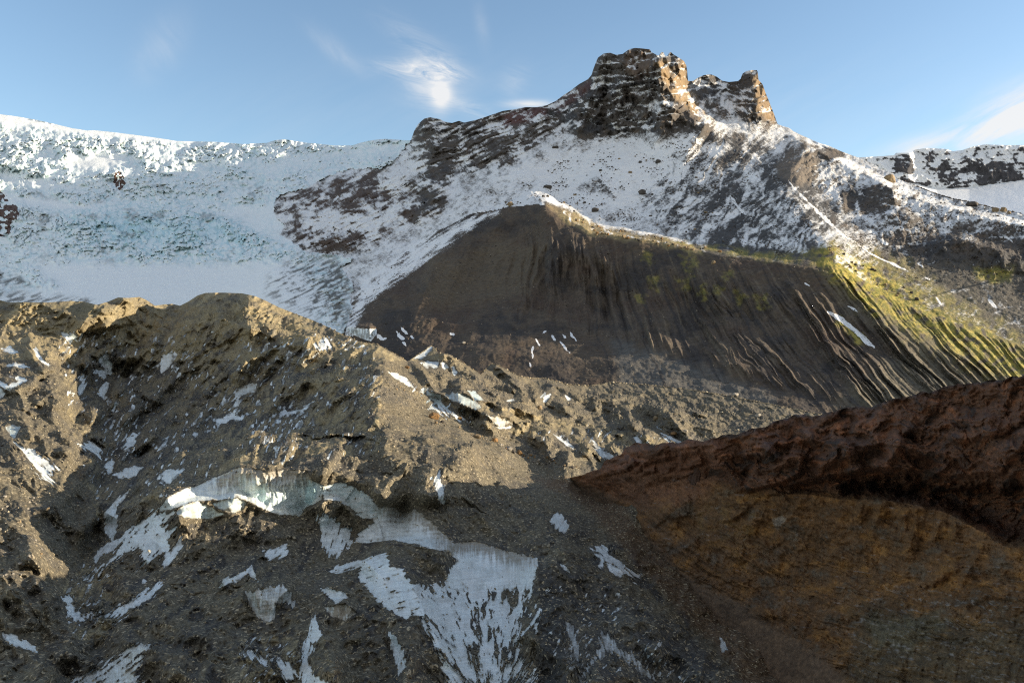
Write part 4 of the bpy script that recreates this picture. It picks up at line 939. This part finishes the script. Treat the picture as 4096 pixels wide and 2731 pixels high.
NAMED = {'wall_left': ('tall curved ice wall with brown meltwater stains under a rubble rim', 'ice cliff'),
 'wall_right': ('long smooth pale ice slope continuing right from the stained curved ice wall', 'ice slope'),
 'arch_left': ('small dirty ice hollow under the left debris arch in front of the curved wall', 'ice hollow'),
 'arch_right': ('small grey ice hollow under the right debris arch in front of the curved wall', 'ice hollow'),
 'slab_left': ('broad streaked white ice slab running down left from the curved wall', 'ice slab'),
 'slab_low': ('narrow white ice strip beside the lower right edge of the broad streaked slab', 'ice slab'),
 'spur': ('thin white ice fin climbing the dark spur beside the left gully', 'ice fin'),
 'fan': ('huge fan of white ice streaked with converging black debris lines at the bottom', 'ice fan'),
 'slab_mid': ('big clean slanting ice slab with faint bands left of the streaked fan', 'ice slab'),
 'slab_tail': ('short ragged ice tongue reaching left from the clean slanting slab', 'ice tongue'),
 'knob_ice': ('speckled ice face below the small round debris knob', 'ice face'),
 'horseshoe': ('horseshoe shaped ice face with a debris mound in its opening', 'ice face'),
 'shark': ('pointed curved sliver of white ice above the horseshoe shaped face', 'ice sliver'),
 'wedge': ('small streaky ice wedge above the dirty half moon hollow', 'ice wedge'),
 'halfmoon': ('dirty grey half moon of ice sunk in the rubble', 'ice hollow'),
 'column': ('tall narrow column of bare ice running off the bottom below the half moon', 'ice strip'),
 'sliver': ('slim pale ice sliver in a dark furrow beside the great streaked fan', 'ice sliver'),
 'streaks_bottom': ('dark banded ice slope at the very bottom left', 'ice slope'),
 'bottom_left': ('low white ice band at the left edge near the bottom', 'ice band'),
 'bowl': ('lone oval ice window in the dark slope left of the red cliff', 'ice window'),
 'sun_slab': ('sunlit white ice streak on the left rubble slope', 'ice streak'),
 'left_arc': ('bright curved ice ledge at the left edge of the debris', 'ice ledge'),
 'left_oval': ('small greenish oval of ice in the sunlit left slope', 'ice window'),
 'valley_a': ('clean upright ice blade in the upper middle of the shaded slope', 'ice blade'),
 'valley_b': ('leaning pale ice blade left of the small sunlit rubble knobs', 'ice blade'),
 'valley_c': ('hooked ice edge curling down the shaded middle slope', 'ice edge'),
 'valley_e': ('ragged ice face at the bottom of the left gully below sunlit slopes', 'ice face'),
 'ridge_ice_b': ('scalloped pale ice face just behind the sunlit main ridge', 'ice face'),
 'lit_slab_a': ('sunlit ice strip high on the main ridge', 'ice strip'),
 'hollow_a': ('dark blue green ice hollow low beside the sunlit main ridge', 'ice hollow'),
 'hollow_b': ('slanting ice lip below the blue green hollow', 'ice lip'),
 'wall_small': ('sunlit ribbed ice wall right of the main ridge', 'ice cliff'),
 'hook': ('smooth hooked ice blade behind the sunlit ribbed ice wall', 'ice blade'),
 'basin': ('ice basin with a white lower lip among the ridges right of the main crest', 'ice basin')}
fi = icef.ravel(); wi = who.ravel()
pad_i = padtop(icef, nb).ravel(); pad_w = padtop(who, nb).ravel()
fm = pad_i[fq].mean(1); fw = pad_w[fq[:, 0]]
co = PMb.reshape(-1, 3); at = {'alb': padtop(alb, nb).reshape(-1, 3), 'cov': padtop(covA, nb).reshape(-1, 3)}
taken = np.zeros(len(fq), bool)
NM_ = {'ice cliff':'ice_cliff','ice slope':'ice_slope','ice hollow':'ice_hollow','ice slab':'ice_slab','ice fin':'ice_fin','ice fan':'ice_fan','ice tongue':'ice_tongue','ice face':'exposed_ice','ice sliver':'ice_sliver','ice wedge':'ice_wedge','ice strip':'ice_strip','ice band':'ice_band','ice window':'ice_window','ice streak':'ice_streak','ice ledge':'ice_ledge','ice blade':'ice_fin','ice edge':'ice_ledge','ice lip':'ice_lip','ice basin':'ice_basin'}
for k_, (lab, cat) in NAMED.items():
    m = (fw == keys.index(k_)) & (fm > -.6)
    if m.sum() < 12: continue
    taken |= m
    o = mesh_np(NM_[cat], co, fq[m], m_ice, at); tag(o, lab, cat, 'bare ice faces in the debris')
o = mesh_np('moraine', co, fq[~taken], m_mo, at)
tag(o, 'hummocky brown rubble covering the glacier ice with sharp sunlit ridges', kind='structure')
MO_GRID = (U, V, PM, NM)
# ================================================================== red brown cliff, right foreground
CL_SKY = [(535,520),(548,492),(558,482),(566,478),(575,476),(584.7,473.8),(601,466.6),(605,460.5),(612,458),(621.5,454.4),(625.6,447.2),(633,444.5),(642,443),(653,444.2),(664,444),(676,441.5),(684.8,441),(693,439),(707,439),(720,436),(733.8,433),(754,427.8),(770.5,423.8),(781,418),(789,415.6),(805,414.6),(821.6,415.2),(833.8,411.5),(844,407.8),(862,406),(880.8,404.4),(889,399.3),(903,395.2),(916,394),(929.8,392),(940,387),(948,385),(963,383.5),(978.8,381.9),(1003,378.8),(1024,375.8),(1100,368),(1200,362),(1500,372)]
CL_BOT = [(535,530),(548,560),(600,700),(640,705),(1500,705)]
cl_pts = [(566,478,352),(545,500,420),(600,492,318),(622,506,300),(640,532,272),(665,560,245),(700,588,220),(740,612,198),(770,640,181),(800,668,166),(550,560,400),(590,620,330),(640,690,250),(720,700,190),(780,700,165),
 (625,448,290),(664,444,252),(700,439,218),(754,428,198),(790,416,198),(833,412,187),(881,404,175),(930,392,162),(980,382,149),(1024,376,138),(1100,368,124),(1200,362,110),(1500,372,105),
 (660,480,262),(700,470,234),(750,470,213),(800,460,197),(850,455,184),(900,450,171),(950,445,157),(1024,440,134),(1200,440,108),(1500,440,103),
 (700,520,236),(750,520,214),(800,520,198),(850,520,185),(900,520,172),(960,520,155),(1024,530,135),(1200,530,106),(1500,530,100),
 (760,580,203),(820,580,183),(880,580,165),(940,590,147),(1024,600,124),(1200,600,98),(830,640,166),(900,650,144),(960,660,127),(1024,665,111),(1200,670,90),(1500,670,86),(860,700,146),(1024,700,104),(1200,705,86)]
CL_SKY = [(x, y+(1.6*float(perlin(np.array([x/7.0]), np.array([3.3]))[0])+2.2*float(perlin(np.array([x/19.0]), np.array([8.3]))[0]) if x > 585 else 0)) for x, y in ([(a, float(np.interp(a, [q_[0] for q_ in CL_SKY], [q_[1] for q_ in CL_SKY]))) for a in range(535, 1500, 2)])]
U, V = grid(536, 1330, .85, CL_SKY, CL_BOT, .85)
base = RBF(cl_pts)(U, V)
Fd = np.zeros(U.shape)
def R(poly, A, wp, wn, p=1.0, **k): ridge(Fd, U, V, poly, A, wp, wn, p, **k)
R([(700,470),(720,462),(742,486),(775,489),(800,480),(830,474),(860,466),(900,466),(950,474),(990,470),(1030,478),(1100,480),(1300,480)], .034, 7, 46)
R([(742,500),(770,493),(805,494),(842,499),(880,499),(917,505),(948,513),(975,527),(1003,545),(1040,548),(1300,550)], .035, 70, 6)
R([(746,488),(756,468),(778,458),(801,455)], .03, 30, 6); R([(801,456),(798,472),(784,480),(748,489)], .035, 20, 4); R([(778,458),(782,470),(770,482)], .012, 12, 10)
R([(605,461),(625,452),(650,450),(680,447),(712,444),(722,452)], .03, 16, 8)
R([(585,480),(612,470),(640,478),(650,488)], .015, 14, 8); R([(622,456),(628,470),(650,476),(672,470)], .02, 10, 10)
R([(712,446),(716,460),(720,476)], .03, 8, 26)
R([(780,424),(830,430),(860,422),(900,424),(940,434),(980,440),(1030,446)], .025, 18, 16)
R([(850,448),(880,442),(905,446),(940,452),(970,458)], .03, 12, 12)
R([(842,444),(850,456),(852,468),(866,474)], .03, 9, 9)
R([(800,432),(815,440),(838,444),(860,450)], .02, 8, 8); R([(995,460),(1008,450),(1024,458)], .035, 12, 12)
R([(660,520),(676,500),(700,498)], .02, 18, 12); R([(760,505),(752,520),(742,530)], .015, 5, 16); R([(800,498),(795,510),(788,520)], .01, 6, 10)
for x0, y0, x1, y1 in ((862,502,855,520),(882,500,872,530),(900,505,905,535),(918,508,905,560),(942,514,930,545),(955,520,952,540),(985,536,960,585)):
    R([(x0,y0),((x0+x1)/2+2,(y0+y1)/2),(x1,y1)], .014, 7, 9)
R([(900,530),(925,538),(950,560),(985,590),(1024,610)], .012, 14, 10)
R([(1003,545),(1024,556),(1060,566)], .02, 30, 8)
cave = psd(U, V, [(838,480),(880,476),(930,482),(1000,484),(1340,490),(1340,545),(1040,545),(1003,541),(975,522),(948,508),(917,500),(880,494),(845,494)], 25)
wa = fbm(U/16, V/12, 4, 607)
Fd += .085*sst(cave+9*wa, -5, 12)
upper = sst((np.interp(U[0], [536,700,742,805,880,948,1003,1330], [470,476,492,492,498,512,540,548])[None]-V), -4, 8)
rr = np.random.RandomState(91); Fk = np.zeros(U.shape)
def ledges(n, u0, u1, band, a0, a1, l0, l1, A0, A1, wb, wu):
    for _ in range(n):
        u = rr.uniform(u0, u1); t = rr.rand(); top = np.interp(u, *zip(*band[0])); bot = np.interp(u, *zip(*band[1])); v = top+(bot-top)*t
        a = -math.radians(rr.uniform(a0, a1)); Ln = rr.uniform(l0, l1)*(.6+.4*(u-u0)/(u1-u0)); pts = []; x, y = u, v
        for j in range(6):
            pts.append((x, y)); a += rr.normal()*.28; x += math.cos(a)*Ln/5; y += math.sin(a)*Ln/5
        ridge(Fk, U, V, pts, rr.uniform(A0, A1), rr.uniform(*wb), rr.uniform(*wu), p=.8)
UB = ([(600,466),(700,444),(800,424),(900,402),(1030,384),(1330,372)], [(600,480),(700,470),(800,478),(900,476),(1030,490),(1330,490)])
LB = ([(620,490),(700,500),(800,500),(920,512),(1030,552),(1330,560)], [(640,530),(700,580),(800,650),(920,690),(1030,690),(1330,690)])
ledges(90, 610, 1330, UB, -12, 40, 18, 80, .008, .032, (2.5, 8), (10, 30))
ledges(60, 640, 1330, LB, -38, 10, 30, 110, .004, .014, (3, 9), (10, 26))
Fd += Fk
wxx = fbm(U/30, V/22, 3, 601)*18; wyy = fbm(U/26, V/20, 3, 602)*16
lump = ridged((U+wxx)/34, (V+wyy)/17, 5, 603, .55)
Fd += upper*(.022*fbm((U+wxx)/44, (V+wyy)/24, 3, 605)+.012*lump*sst(U, 620, 720)+.006*fbm((U+wxx)/16, (V+wyy)/9, 4, 604))
k1, k2, _ = worley((U+wxx)/46, (V+wyy)/24, 7); j1, j2, _ = worley((U+wxx*.6)/17, (V+wyy*.6)/11, 8)
crk = np.exp(-np.clip(k2-k1, 0, 1)*14); crk2 = np.exp(-np.clip(j2-j1, 0, 1)*10)
cm = sst(fbm(U/40, V/30, 3, 608), -.05, .4)
Fd += (upper*(.012*crk+.004*crk2)+(1-upper)*(.006*crk+.002*crk2))*cm
Fd += upper*sst(U, 640, 760)*(-.012*ridged((U+wxx*1.6)/58, (V+wyy*1.6)/22, 6, 609, .62)-.003*ridged((U+wyy)/14, (V+wxx)/10, 4, 610, .6))-(1-upper)*.007*ridged((U+wxx)/50, (V+wyy)/30, 6, 617, .6)
# strata of the lower face: curve from down-right on the left to level on the right
th = np.interp(U[0], [560,700,800,900,1330], [-46,-34,-20,-12,-10])[None]
s_coord = V-np.interp(U[0], [560,620,700,800,900,1024,1330], [0,44,105,160,196,222,280])[None]
lay = ridged((U+wxx)/90, (s_coord+wyy*.35)/5.5, 3, 611); lay2 = fbm((U+wxx)/60, (s_coord+wyy*.3)/9, 4, 612)
Fd += (1-upper)*(.007*lay*sst(V, 500, 560)+.010*lay2+.010*fbm(U/40, V/30, 4, 613)+.004*ridged(U/10, V/16, 3, 614))
vert = sst(V, 625, 650)*sst(U, 830, 900)
Fd += vert*.010*ridged(U/26+V/120, V/70, 4, 615)
Fd += .0026*fbm(U/3.6, V/3, 3, 616)-.004*worley((U+wxx)/15, (V+wyy)/8, 23)[2]*(.4+.6*upper)
sandz = psd(U, V, [(566,478),(600,492),(622,505),(645,535),(668,560),(700,586),(742,604),(775,628),(800,640),(835,668),(870,705),(600,705),(540,500)], 25)
D = base*np.exp(Fd*(1-.85*sst(sandz, -5, 8)))
PC = world(U, V, D); NC = normals(PC)
n1 = fbm(U/26, V/18, 4, 621); n2 = fbm(U/5, V/4, 4, 622); n3 = fbm((U+wxx)/12, (V+wyy)/6, 4, 623)
alb = np.ones(U.shape+(3,))*np.array((.125, .066, .028))
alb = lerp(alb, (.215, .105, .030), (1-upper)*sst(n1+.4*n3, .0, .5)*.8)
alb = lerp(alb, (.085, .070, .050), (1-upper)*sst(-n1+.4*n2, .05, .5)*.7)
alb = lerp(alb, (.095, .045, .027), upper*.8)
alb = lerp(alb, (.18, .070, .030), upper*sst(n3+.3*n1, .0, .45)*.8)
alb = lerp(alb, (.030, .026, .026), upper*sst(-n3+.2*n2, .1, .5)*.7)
alb = lerp(alb, (.16, .072, .040), blobm([(566,478),(620,460),(712,440),(725,470),(700,500),(640,505),(600,492)], 8, 6)*.6)
alb = lerp(alb, (.160, .090, .030), blobm([(690,500),(740,505),(770,530),(740,545),(700,530)], 8, 10)*sst(n3, -.1, .4)*.8)
alb = lerp(alb, (.088, .068, .038), blobm([(860,610),(1340,640),(1340,705),(830,705),(850,650)], 20, 24)*.7)
alb = lerp(alb, (.10, .088, .055), blobm([(868,618),(940,612),(950,625),(910,650),(875,645)], 8, 10)*.7)
alb = lerp(alb, (.26, .22, .17), sst(psd(U, V, [(771,518),(782,514),(788,518),(778,530),(774,527)], 8)+1.5*n2, -.5, 2)*.6)
alb = lerp(alb, (.20, .18, .16), (1-upper)*sst(lay-.15+.5*n2, .55, .8)*sst(V, 575, 600)*sst(U, 820, 880)*.7)
alb = lerp(alb, (.17, .15, .14), sst(fbm(*rot(U, V, -8, 22, 2.6), 4, 633)+.3*n2, .42, .55)*(1-upper)*.5)
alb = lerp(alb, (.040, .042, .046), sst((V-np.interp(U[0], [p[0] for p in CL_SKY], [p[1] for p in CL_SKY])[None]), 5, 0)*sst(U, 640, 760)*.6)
alb = lerp(alb, (.105, .068, .040), sst(sandz, -6, 4)*.9)
blk = worley((U+wxx)/26, (V+wyy)/13, 21)[2]; blk2 = worley((U+wxx)/9, (V+wyy)/5.5, 22)[2]
alb = alb*(.72+.42*blk+.28*blk2)[..., None]
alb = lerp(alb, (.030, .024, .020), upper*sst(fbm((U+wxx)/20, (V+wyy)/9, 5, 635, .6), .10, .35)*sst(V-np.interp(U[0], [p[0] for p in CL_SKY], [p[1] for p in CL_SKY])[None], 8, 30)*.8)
alb = alb*(1+.5*n2[..., None])
alb = np.clip(alb, .012, .5)
PCb, nb = backside(PC, 8, 45, 60)
m_cl = ground_mat('red brown tuff', bumps=((1.0, .6), (4.0, .4)), snow_noise=(1, 0), var=.4, noise_scale=1.2, rough=.85)
fq = quads(*PCb.shape[:2]); fq = fq[live(V, fq, nb)]
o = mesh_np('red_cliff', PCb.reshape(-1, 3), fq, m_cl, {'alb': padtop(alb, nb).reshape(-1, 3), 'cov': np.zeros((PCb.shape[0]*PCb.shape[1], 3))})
tag(o, 'dark red brown rock cliff with an overhang in the right foreground', kind='structure')
# ================================================================== boulders and loose stones
def rock_dirs(n):
    i = np.arange(n)+.5; ph = np.arccos(1-2*i/n); th = np.pi*(1+5**.5)*i
    return np.stack([np.cos(th)*np.sin(ph), np.sin(th)*np.sin(ph), np.cos(ph)], -1)
import bmesh
def ico(sub):
    bm = bmesh.new(); bmesh.ops.create_icosphere(bm, subdivisions=sub, radius=1)
    v = np.array([x.co[:] for x in bm.verts]); f = np.array([[q.index for q in x.verts] for x in bm.faces]); bm.free(); return v, f
IV, IF = ico(4)
def rock_shape(seed, flat=.75):
    r = np.random.RandomState(seed)
    n = r.normal(size=(13, 3)); n /= np.linalg.norm(n, axis=1, keepdims=True)
    d = r.uniform(.68, 1.0, 13)
    t = IV@n.T
    rad = np.min(np.where(t > .05, d/np.maximum(t, .05), 9), axis=1)
    rad = np.minimum(rad, 1.15)
    rad = rad+.05*fbm(IV[:, 0]*2.2+seed, IV[:, 1]*2.2+IV[:, 2]*1.7, 3, seed)
    p = IV*rad[:, None]; p *= np.array([1, r.uniform(.7, 1), 1]); p[:, 2] *= flat
    return p
def stone_mat(name, col, var=.35):
    m = bpy.data.materials.new(name); m.use_nodes = True; N = m.node_tree.nodes; L = m.node_tree.links
    b = N['Principled BSDF']; b.inputs['Roughness'].default_value = .85; b.inputs['Specular IOR Level'].default_value = .25
    tc = N.new('ShaderNodeTexCoord'); n = N.new('ShaderNodeTexNoise'); n.inputs['Scale'].default_value = 2.4; n.inputs['Detail'].default_value = 6
    L.new(tc.outputs['Object'], n.inputs['Vector'])
    cr = N.new('ShaderNodeValToRGB'); cr.color_ramp.elements[0].position = .3; cr.color_ramp.elements[1].position = .7
    cr.color_ramp.elements[0].color = (*[c*(1-var) for c in col], 1); cr.color_ramp.elements[1].color = (*[c*(1+var) for c in col], 1)
    L.new(n.outputs['Fac'], cr.inputs[0]); L.new(cr.outputs[0], b.inputs['Base Color'])
    bp = N.new('ShaderNodeBump'); bp.inputs['Strength'].default_value = .5; bp.inputs['Distance'].default_value = .15
    L.new(n.outputs['Fac'], bp.inputs['Height']); L.new(bp.outputs[0], b.inputs['Normal'])
    return m
SM = {'tan': stone_mat('tan boulder rock', (.22, .16, .09)), 'grey': stone_mat('grey boulder rock', (.20, .18, .15)), 'orange': stone_mat('rusty boulder rock', (.22, .125, .05)), 'dark': stone_mat('dark boulder rock', (.07, .06, .05)), 'pale': stone_mat('pale boulder rock', (.33, .29, .23))}
_tri = {}
def rock_mesh(k, mat):
    if (k, mat) not in _tri:
        me = bpy.data.meshes.new('boulder'); me.from_pydata(rock_shape(k).tolist(), [], IF.tolist()); me.polygons.foreach_set('use_smooth', np.zeros(len(IF), bool))
        me.materials.append(SM[mat]); _tri[(k, mat)] = me
    return _tri[(k, mat)]
def locator(P):
    A = P.reshape(-1, 3); pu = CX+A[:, 0]/A[:, 1]*F; pv = CY-A[:, 2]/A[:, 1]*F
    o = np.argsort(pu); pu, pv, A = pu[o], pv[o], A[o]
    def f(u, v, rad=1.3):
        a, b = np.searchsorted(pu, u-rad), np.searchsorted(pu, u+rad)
        m = np.abs(pv[a:b]-v) < rad
        if not m.any(): return None
        c = A[a:b][m]; return c[c[:, 1].argmin()]
    return f
locM, locF, locC = locator(PM), locator(PF), locator(PC)
def boulder(loc, u, v, w, h, mat, label, seed, group=None):
    p = loc(u, v+h*.3)
    if p is None: return
    s = w/2*p[1]/F; o = bpy.data.objects.new('boulder', rock_mesh(seed % 9, mat)); COL.objects.link(o)
    o.location = (p[0], p[1]+s*.1, p[2]+s*h/w*.55); k = min(1.3, h/w/.72)
    o.scale = (s, s, s*k); o.rotation_euler = (0, 0, seed*1.3)
    tag(o, label, 'boulder', group)
NB = 'single boulders picked out on the debris'
for a_ in [
 (locM,434.5,414.7,10,8,'orange','big rusty boulder standing alone on the sunlit main ridge face',1),
 (locM,478,434.7,8,5,'tan','flat tan boulder on the sunlit face below the big rusty boulder',2),
 (locM,494.5,438.5,6,4,'orange','small rusty boulder beside the dark gully right of the sunlit face',3),
 (locM,509,447.6,8,4.5,'grey','long grey boulder in the row at the foot of the sunlit face',4),
 (locM,514,450.6,4,3.5,'dark','dark round boulder in the middle of the row at the foot of the sunlit face',5),
 (locM,520.7,451,6,5,'orange','rusty boulder ending the row at the foot of the sunlit face',6),
 (locM,461,417,4,5,'orange','narrow rusty stone at the edge of the sunlit ribbed ice wall',7),
 (locM,443.5,420,5,3.5,'dark','dark flat stone just below the big rusty boulder',8),
 (locM,437,421,3.5,3.5,'tan','little tan stone touching the shadow under the big rusty boulder',0),
 (locM,408.5,366,5,3.5,'orange','rusty stone high on the sunlit crest of the main ridge',2),
 (locM,540,406,5,4,'tan','tan boulder on the ridge beyond the ice basin',3),
 (locM,674.5,432,6,4,'orange','orange boulder low on the valley floor above the red cliff tip',4),
 (locM,686,429,4.5,3.5,'pale','pale stone right of the orange boulder above the red cliff tip',5),
 (locM,655,417.5,6,4.5,'tan','tan boulder on the hummock top beyond the red cliff',6),
 (locF,735,393,6,4,'pale','pale boulder at the foot of the gullied slope',7),
 (locM,757,414,7,4.5,'pale','pinkish boulder just above the red cliff edge',8),
 (locF,463,341,3.5,3,'pale','lone pale stone on the dark floor behind the icy ridges',1),
 (locF,890.5,177.5,12,8,'tan','largest boulder perched on the right skyline ridge',3),
 (locF,972,202.6,11,6,'dark','long dark boulder on the lower right skyline ridge',4),
 (locF,995,208,6.5,6.5,'tan','blocky boulder on the skyline right of the long dark one',5),
 (locF,1002.6,209,6.5,5,'tan','squat square boulder next to the blocky one on the skyline',6),
 (locF,1010,211.5,4,3.5,'tan','small last boulder at the right end of the skyline row',7),
 (locF,641.5,191,9,6,'dark','dark flat boulder alone on the wide snow slope',8),
 (locF,657,160,6,4,'dark','dark boulder high on the snow slope below the twin summits',0),
 (locF,548.5,185.7,8,5,'dark','dark boulder on the snow left of the rocky knoll',1),
 (locF,594.5,208.5,7,5.5,'dark','dark boulder at the upper edge of the sunlit snow bench',2),
 (locF,509.5,203,6,5,'tan','brown boulder where the snow meets the top of the brown slope',3),
 (locF,556,146,6,3,'dark','thin dark stone on the snow under the left ridge',4),
 (locF,713,261,5,4,'tan','tan stone on the brown slope under the bench',6),
 ]:
    boulder(*a_, group=NB)
r_ = np.random.RandomState(21)
def scatter(n, loc, poly, w0, w1, mats, label, group):
    p = np.array(poly); k = 0
    while k < n:
        u, v = r_.uniform(p[:, 0].min(), p[:, 0].max()), r_.uniform(p[:, 1].min(), p[:, 1].max())
        ins = False
        for i in range(len(p)):
            (x0, y0), (x1, y1) = p[i-1], p[i]
            if (y0 > v) != (y1 > v) and u < (x1-x0)*(v-y0)/(y1-y0)+x0: ins = not ins
        if not ins: continue
        w = w0+(w1-w0)*r_.rand()**2.2; k += 1
        boulder(loc, u, v, w, w*r_.uniform(.55, .85), mats[r_.randint(len(mats))], label, int(r_.randint(900)), group)
scatter(60, locF, [(566,211),(600,224),(640,232),(700,244),(735,252),(700,251),(640,240),(592,233)], 1.8, 4.6, ['tan','orange','tan','dark'], 'one of the many small boulders strewn over the sunlit snow bench', 'boulders on the sunlit snow bench')
scatter(60, locF, [(540,195),(620,150),(700,165),(720,215),(700,238),(640,228),(590,215),(545,202)], 1.4, 4.0, ['dark','dark','tan'], 'one of the dark stones dotted over the snow slope above the bench', 'stones on the snow slope')
scatter(40, locF, [(820,240),(850,248),(890,275),(925,300),(900,296),(850,268)], 1.6, 4.5, ['dark','tan'], 'one of the rough stones on the mossy rib', 'stones on the mossy rib')
scatter(36, locM, [(495,440),(530,462),(600,470),(560,462),(545,452),(515,446)], 1.6, 4.0, ['tan','pale','dark','orange'], 'one of the stones lining the gully below the sunlit ridge face', 'stones along the gully')
scatter(60, locM, [(0,480),(50,490),(75,520),(40,560),(30,610),(0,620)], 1.6, 4.5, ['pale','tan','grey','pale'], 'one of the pale stones covering the left rubble slope', 'pale stones on the left slope')
scatter(50, locM, [(400,370),(430,395),(470,425),(500,445),(470,432),(420,405),(395,390)], 1.2, 2.8, ['pale','tan'], 'one of the little pale stones on the sunlit ridge face', 'stones on the sunlit ridge face')
# loose stones too many to count
def stones(P, N3, weight, n, w0, w1, seed, albs, nm, lab):
    r = np.random.RandomState(seed)
    A = P.reshape(-1, 3); Nn = N3.reshape(-1, 3); wt = weight.ravel().clip(0); wt = wt/wt.sum()
    idx = r.choice(len(A), n, p=wt)
    c = A[idx]; s = (w0+(w1-w0)*r.rand(n)**3.5)*.5*c[:, 1]/F
    base_ = np.array([(1,0,0),(-1,0,0),(0,1,0),(0,-1,0),(0,0,1),(0,0,-1)], float)
    v = base_[None]*(1+r.uniform(-.35, .35, (n, 6, 1)))+r.uniform(-.22, .22, (n, 6, 3))
    a = r.rand(n)*6.28; ca, sa = np.cos(a)[:, None], np.sin(a)[:, None]
    x, y = v[..., 0]*ca-v[..., 1]*sa, v[..., 0]*sa+v[..., 1]*ca
    v = np.stack([x, y, v[..., 2]*.75], -1)*s[:, None, None]+c[:, None]+Nn[idx][:, None]*s[:, None, None]*.15
    f0 = np.array([(0,2,4),(2,1,4),(1,3,4),(3,0,4),(2,0,5),(1,2,5),(3,1,5),(0,3,5)])
    f = (f0[None]+6*np.arange(n)[:, None, None]).reshape(-1, 3)
    al = np.array(albs)[r.randint(len(albs), size=n)]*r.uniform(.6, 1.35, (n, 1))
    al = np.repeat(al[:, None], 6, 1).reshape(-1, 3)
    o = mesh_np(nm, v.reshape(-1, 3), f, m_stone, {'alb': al, 'cov': np.zeros_like(al)}, smooth=False)
    tag(o, lab, kind='stuff')
m_stone = ground_mat('loose stones', bumps=(), snow_noise=(1, 0), var=.2, noise_scale=3)
Vm = MO_GRID[0]*0+MO_GRID[1]
icn = np.where(icef > 1, .06, 1.0)
wt = icn*sst(Vm, 300, 420)*(.25+sst(fbm(MO_GRID[0]/20, MO_GRID[1]/12, 4, 701), -.2, .5))
stones(PM, NM, wt, 30000, .5, 3.2, 31, [(.20,.16,.10),(.25,.205,.13),(.12,.10,.07),(.33,.28,.19),(.16,.13,.09)], 'rubble', 'loose brown and pale stones littering the ice debris')
UU = np.repeat(np.arange(-60, 1110+.85*RES*.5, .85*RES)[None], PF.shape[0], 0)
Vf = CY-PF[..., 2]/PF[..., 1]*F
snw = sst(psdF := psd(UU, Vf, [(470,212),(560,160),(640,140),(720,140),(800,180),(820,235),(800,262),(700,246),(640,232),(590,226),(545,203)], 20), -6, 8)*sst(fbm(UU/22, Vf/14, 4, 711), -.1, .5)+.25*sst(psd(UU, Vf, [(820,160),(1024,216),(1024,300),(900,280),(840,240)], 20), -4, 8)
stones(PF, NF, snw+1e-9, 7000, .6, 2.6, 41, [(.06,.05,.045),(.10,.08,.06)], 'scree', 'dark broken stones sprinkled over the snow slopes')
wlw = sst(wl_sd, 0, 6)*(.4+sst(fbm(UU/30, Vf/20, 4, 713), 0, .5)) if wl_sd.shape == UU.shape else None
if wlw is not None: stones(PF, NF, wlw, 9000, .5, 2.2, 43, [(.13,.11,.08),(.08,.065,.05),(.20,.17,.13)], 'gravel', 'stones scattered over the brown debris slope')
